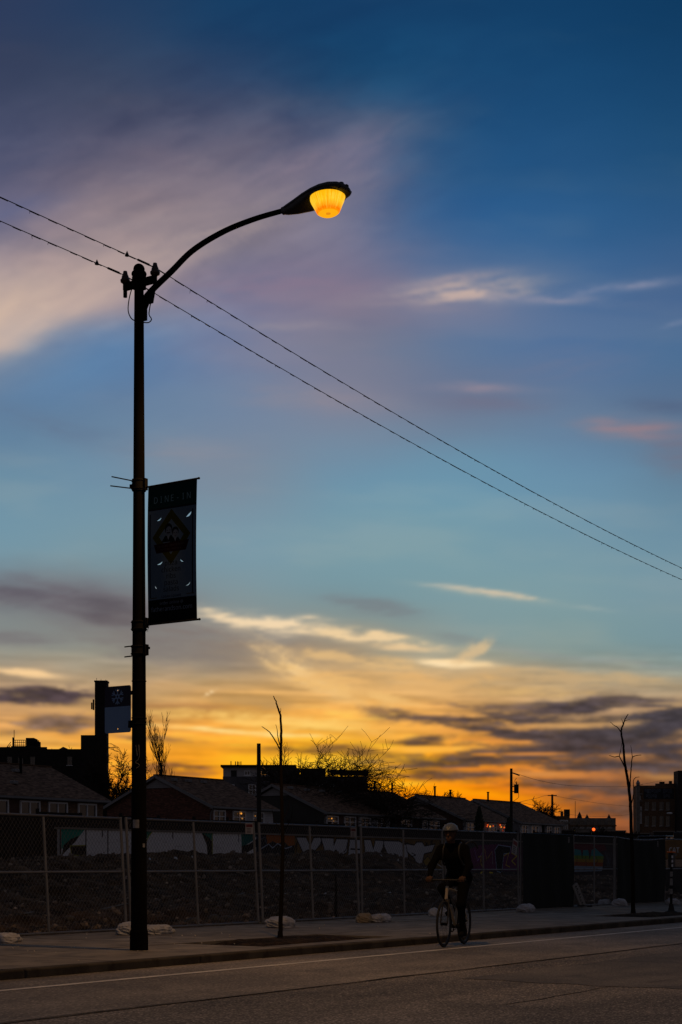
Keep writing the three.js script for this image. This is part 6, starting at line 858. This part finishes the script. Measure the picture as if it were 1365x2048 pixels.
  geos.push(field([[[0.08, 1.45, 0], [0.15, 1.57, 0], 0.068, 0.058], [[0.165, 1.7, 0], [0.2, 1.69, 0], 0.098, 0.098, 1.15], [[0.2, 1.66, 0], [0.245, 1.6, 0], 0.085, 0.052, 1.1], [[0.262, 1.575, 0], [0.268, 1.575, 0], 0.03, 0.028], [[0.288, 1.685, 0], [0.312, 1.642, 0], 0.011, 0.017], [[0.275, 1.7, -0.035], [0.28, 1.7, 0.035], 0.022, 0.022], [[0.283, 1.606, -0.02], [0.283, 1.606, 0.02], 0.011, 0.011], [[0.278, 1.594, -0.016], [0.278, 1.594, 0.016], 0.011, 0.011], [[0.17, 1.68, 0.085], [0.175, 1.645, 0.083], 0.016, 0.012], [[0.17, 1.68, -0.085], [0.175, 1.645, -0.083], 0.016, 0.012], [[0.268, 1.672, 0.036], [0.27, 1.672, 0.036], 0.014, 0.014], [[0.268, 1.672, -0.036], [0.27, 1.672, -0.036], 0.014, 0.014]], V3(0.19, 1.64, 0), 0.21, 84, 0.02));
  for (const s of [-1, 1]) { // hands closed round the grips
    const z0 = s * 0.252, by = 0.985, bx = 0.43, bones = [[[0.365, 1.04, s * 0.26], [0.4, 1.018, z0], 0.03, 0.026], [[0.4, 1.016, z0 - 0.03], [0.4, 1.016, z0 + 0.03], 0.02, 0.02], [[0.425, 1.014, z0 - 0.032], [0.425, 1.014, z0 + 0.032], 0.014, 0.014]];
    [[-0.034, 0.0085, 0.9], [-0.0115, 0.0092, 1.05], [0.0115, 0.0092, 1], [0.034, 0.008, 0.82]].forEach(([dz, r, q]) => { const z = z0 + dz * 1.0, ring = [[2.0, 0.031], [1.05, 0.031], [0.2, 0.03], [-0.6 * q, 0.029], [-1.5 * q, 0.028]].map(([a, rr]) => [bx + Math.cos(a) * rr, by + Math.sin(a) * rr, z]); for (let i = 1; i < ring.length; i++) bones.push([ring[i - 1], ring[i], r * (i < 3 ? 1.1 : 1), r]); });
    const ti = z0 - s * 0.045; bones.push([[0.395, 1.008, z0 - s * 0.03], [0.405, 0.985, ti], 0.013, 0.011], [[0.405, 0.985, ti], [0.425, 0.955, ti - s * 0.006], 0.011, 0.009], [[0.425, 0.955, ti - s * 0.006], [0.45, 0.957, ti + s * 0.006], 0.009, 0.008]);
    geos.push(field(bones, V3(0.415, 0.995, z0), 0.085, 60, 0.006));
  }
  const bg = mergeGeometries(geos), p = bg.attributes.position, col = new Float32Array(p.count * 3), skin = [0.11, 0.066, 0.048], coat = [0.005, 0.005, 0.006], trs = [0.006, 0.006, 0.007], shoe = [0.016, 0.015, 0.015], hair = [0.03, 0.02, 0.015], n0 = geos[0].attributes.position.count, n1 = n0 + geos[1].attributes.position.count;
  for (let i = 0; i < p.count; i++) {
    const x = p.getX(i), y = p.getY(i), z = p.getZ(i); let c;
    if (i >= n1) c = x < 0.372 ? coat : skin; else if (i >= n0) { c = skin; if (y < 1.535 - (x - 0.15) * 0.2) c = coat; else if (x < 0.15 && y > 1.58) c = hair; else if (Math.hypot(x - 0.284, y - 1.672, Math.abs(z) - 0.036) < 0.011) c = hair; else if (y > 1.596 && y < 1.605 && Math.abs(z) < 0.022 && x > 0.27) c = [0.2, 0.08, 0.06]; else if (x > 0.24 && y > 1.69 && y < 1.703 && Math.abs(z) > 0.015) c = hair; }
    else { const foot = (an, pd) => Math.hypot(x - pd.x, (y - pd.y)) < 0.17 && y < an.y - 0.01 && Math.sign(z) === Math.sign(pd.z); c = foot(ankR, pedR) || foot(ankL, pedL) ? shoe : y < 1.02 && x < 0.27 ? trs : coat; }
    col.set(c, i * 3);
  }
  bg.setAttribute('color', new THREE.BufferAttribute(col, 3)); part('body', bg, new THREE.MeshPhysicalMaterial({ vertexColors: true, roughness: 1, specularIntensity: 0.15 }), person);
  // vented helmet
  const he = new THREE.SphereGeometry(1, 40, 20, 0, Math.PI * 2, 0, Math.PI * 0.52), hp = he.attributes.position; for (let i = 0; i < hp.count; i++) { const a = hp.getX(i), y = hp.getY(i), z = hp.getZ(i), gr = Math.abs(Math.sin(z * 9.5)) < 0.34 && y > 0.25 && y < 0.93 ? 0.94 : 1; hp.setXYZ(i, a * 0.152 * gr, y * 0.105 * gr, z * 0.112 * gr); }
  he.computeVertexNormals(); const hm = part('helmet', he.rotateZ(-0.08).translate(0.185, 1.725, 0), new THREE.MeshPhysicalMaterial({ color: new THREE.Color().setRGB(0.1, 0.125, 0.17), roughness: 0.4, side: THREE.DoubleSide }), person);
  part('rim', new THREE.TorusGeometry(1, 0.06, 6, 40).rotateX(Math.PI / 2).scale(0.15, 0.12, 0.111).rotateZ(-0.08).translate(0.185, 1.722, 0), M.black, hm);
  part('chin_strap', [-1, 1].map((s) => tube([V3(0.19, 1.72, s * 0.1), V3(0.2, 1.65, s * 0.094), V3(0.225, 1.575, s * 0.055), V3(0.24, 1.55, 0)], 0.005, 5, 16)), M.black, hm);
  const bp = part('backpack', rbox(0.2, 0.46, 0.3, 0.075, 0, 0, 0, 5), matte(0.012, 0.012, 0.014), person); bp.position.set(-0.135, 1.37, 0); bp.rotation.z = -0.62;
  part('pocket', rbox(0.07, 0.22, 0.24, 0.03, -0.11, -0.06, 0, 3), matte(0.014, 0.014, 0.016), bp);
  part('shoulder_strap', [-1, 1].map((s) => tube([V3(-0.08, 1.52, s * 0.09), V3(0.04, 1.535, s * 0.115), V3(0.14, 1.47, s * 0.12), V3(0.16, 1.36, s * 0.125), V3(0.06, 1.22, s * 0.15), V3(-0.12, 1.22, s * 0.12)], 0.016, 6, 30)), M.black, person);
  part('loose_strap', [tube([V3(-0.14, 1.5, -0.12), V3(-0.26, 1.56, -0.17), V3(-0.36, 1.53, -0.22), V3(-0.42, 1.46, -0.24)], 0.014, 5, 20)], M.black, person);
}
renderer.render(scene, camera);
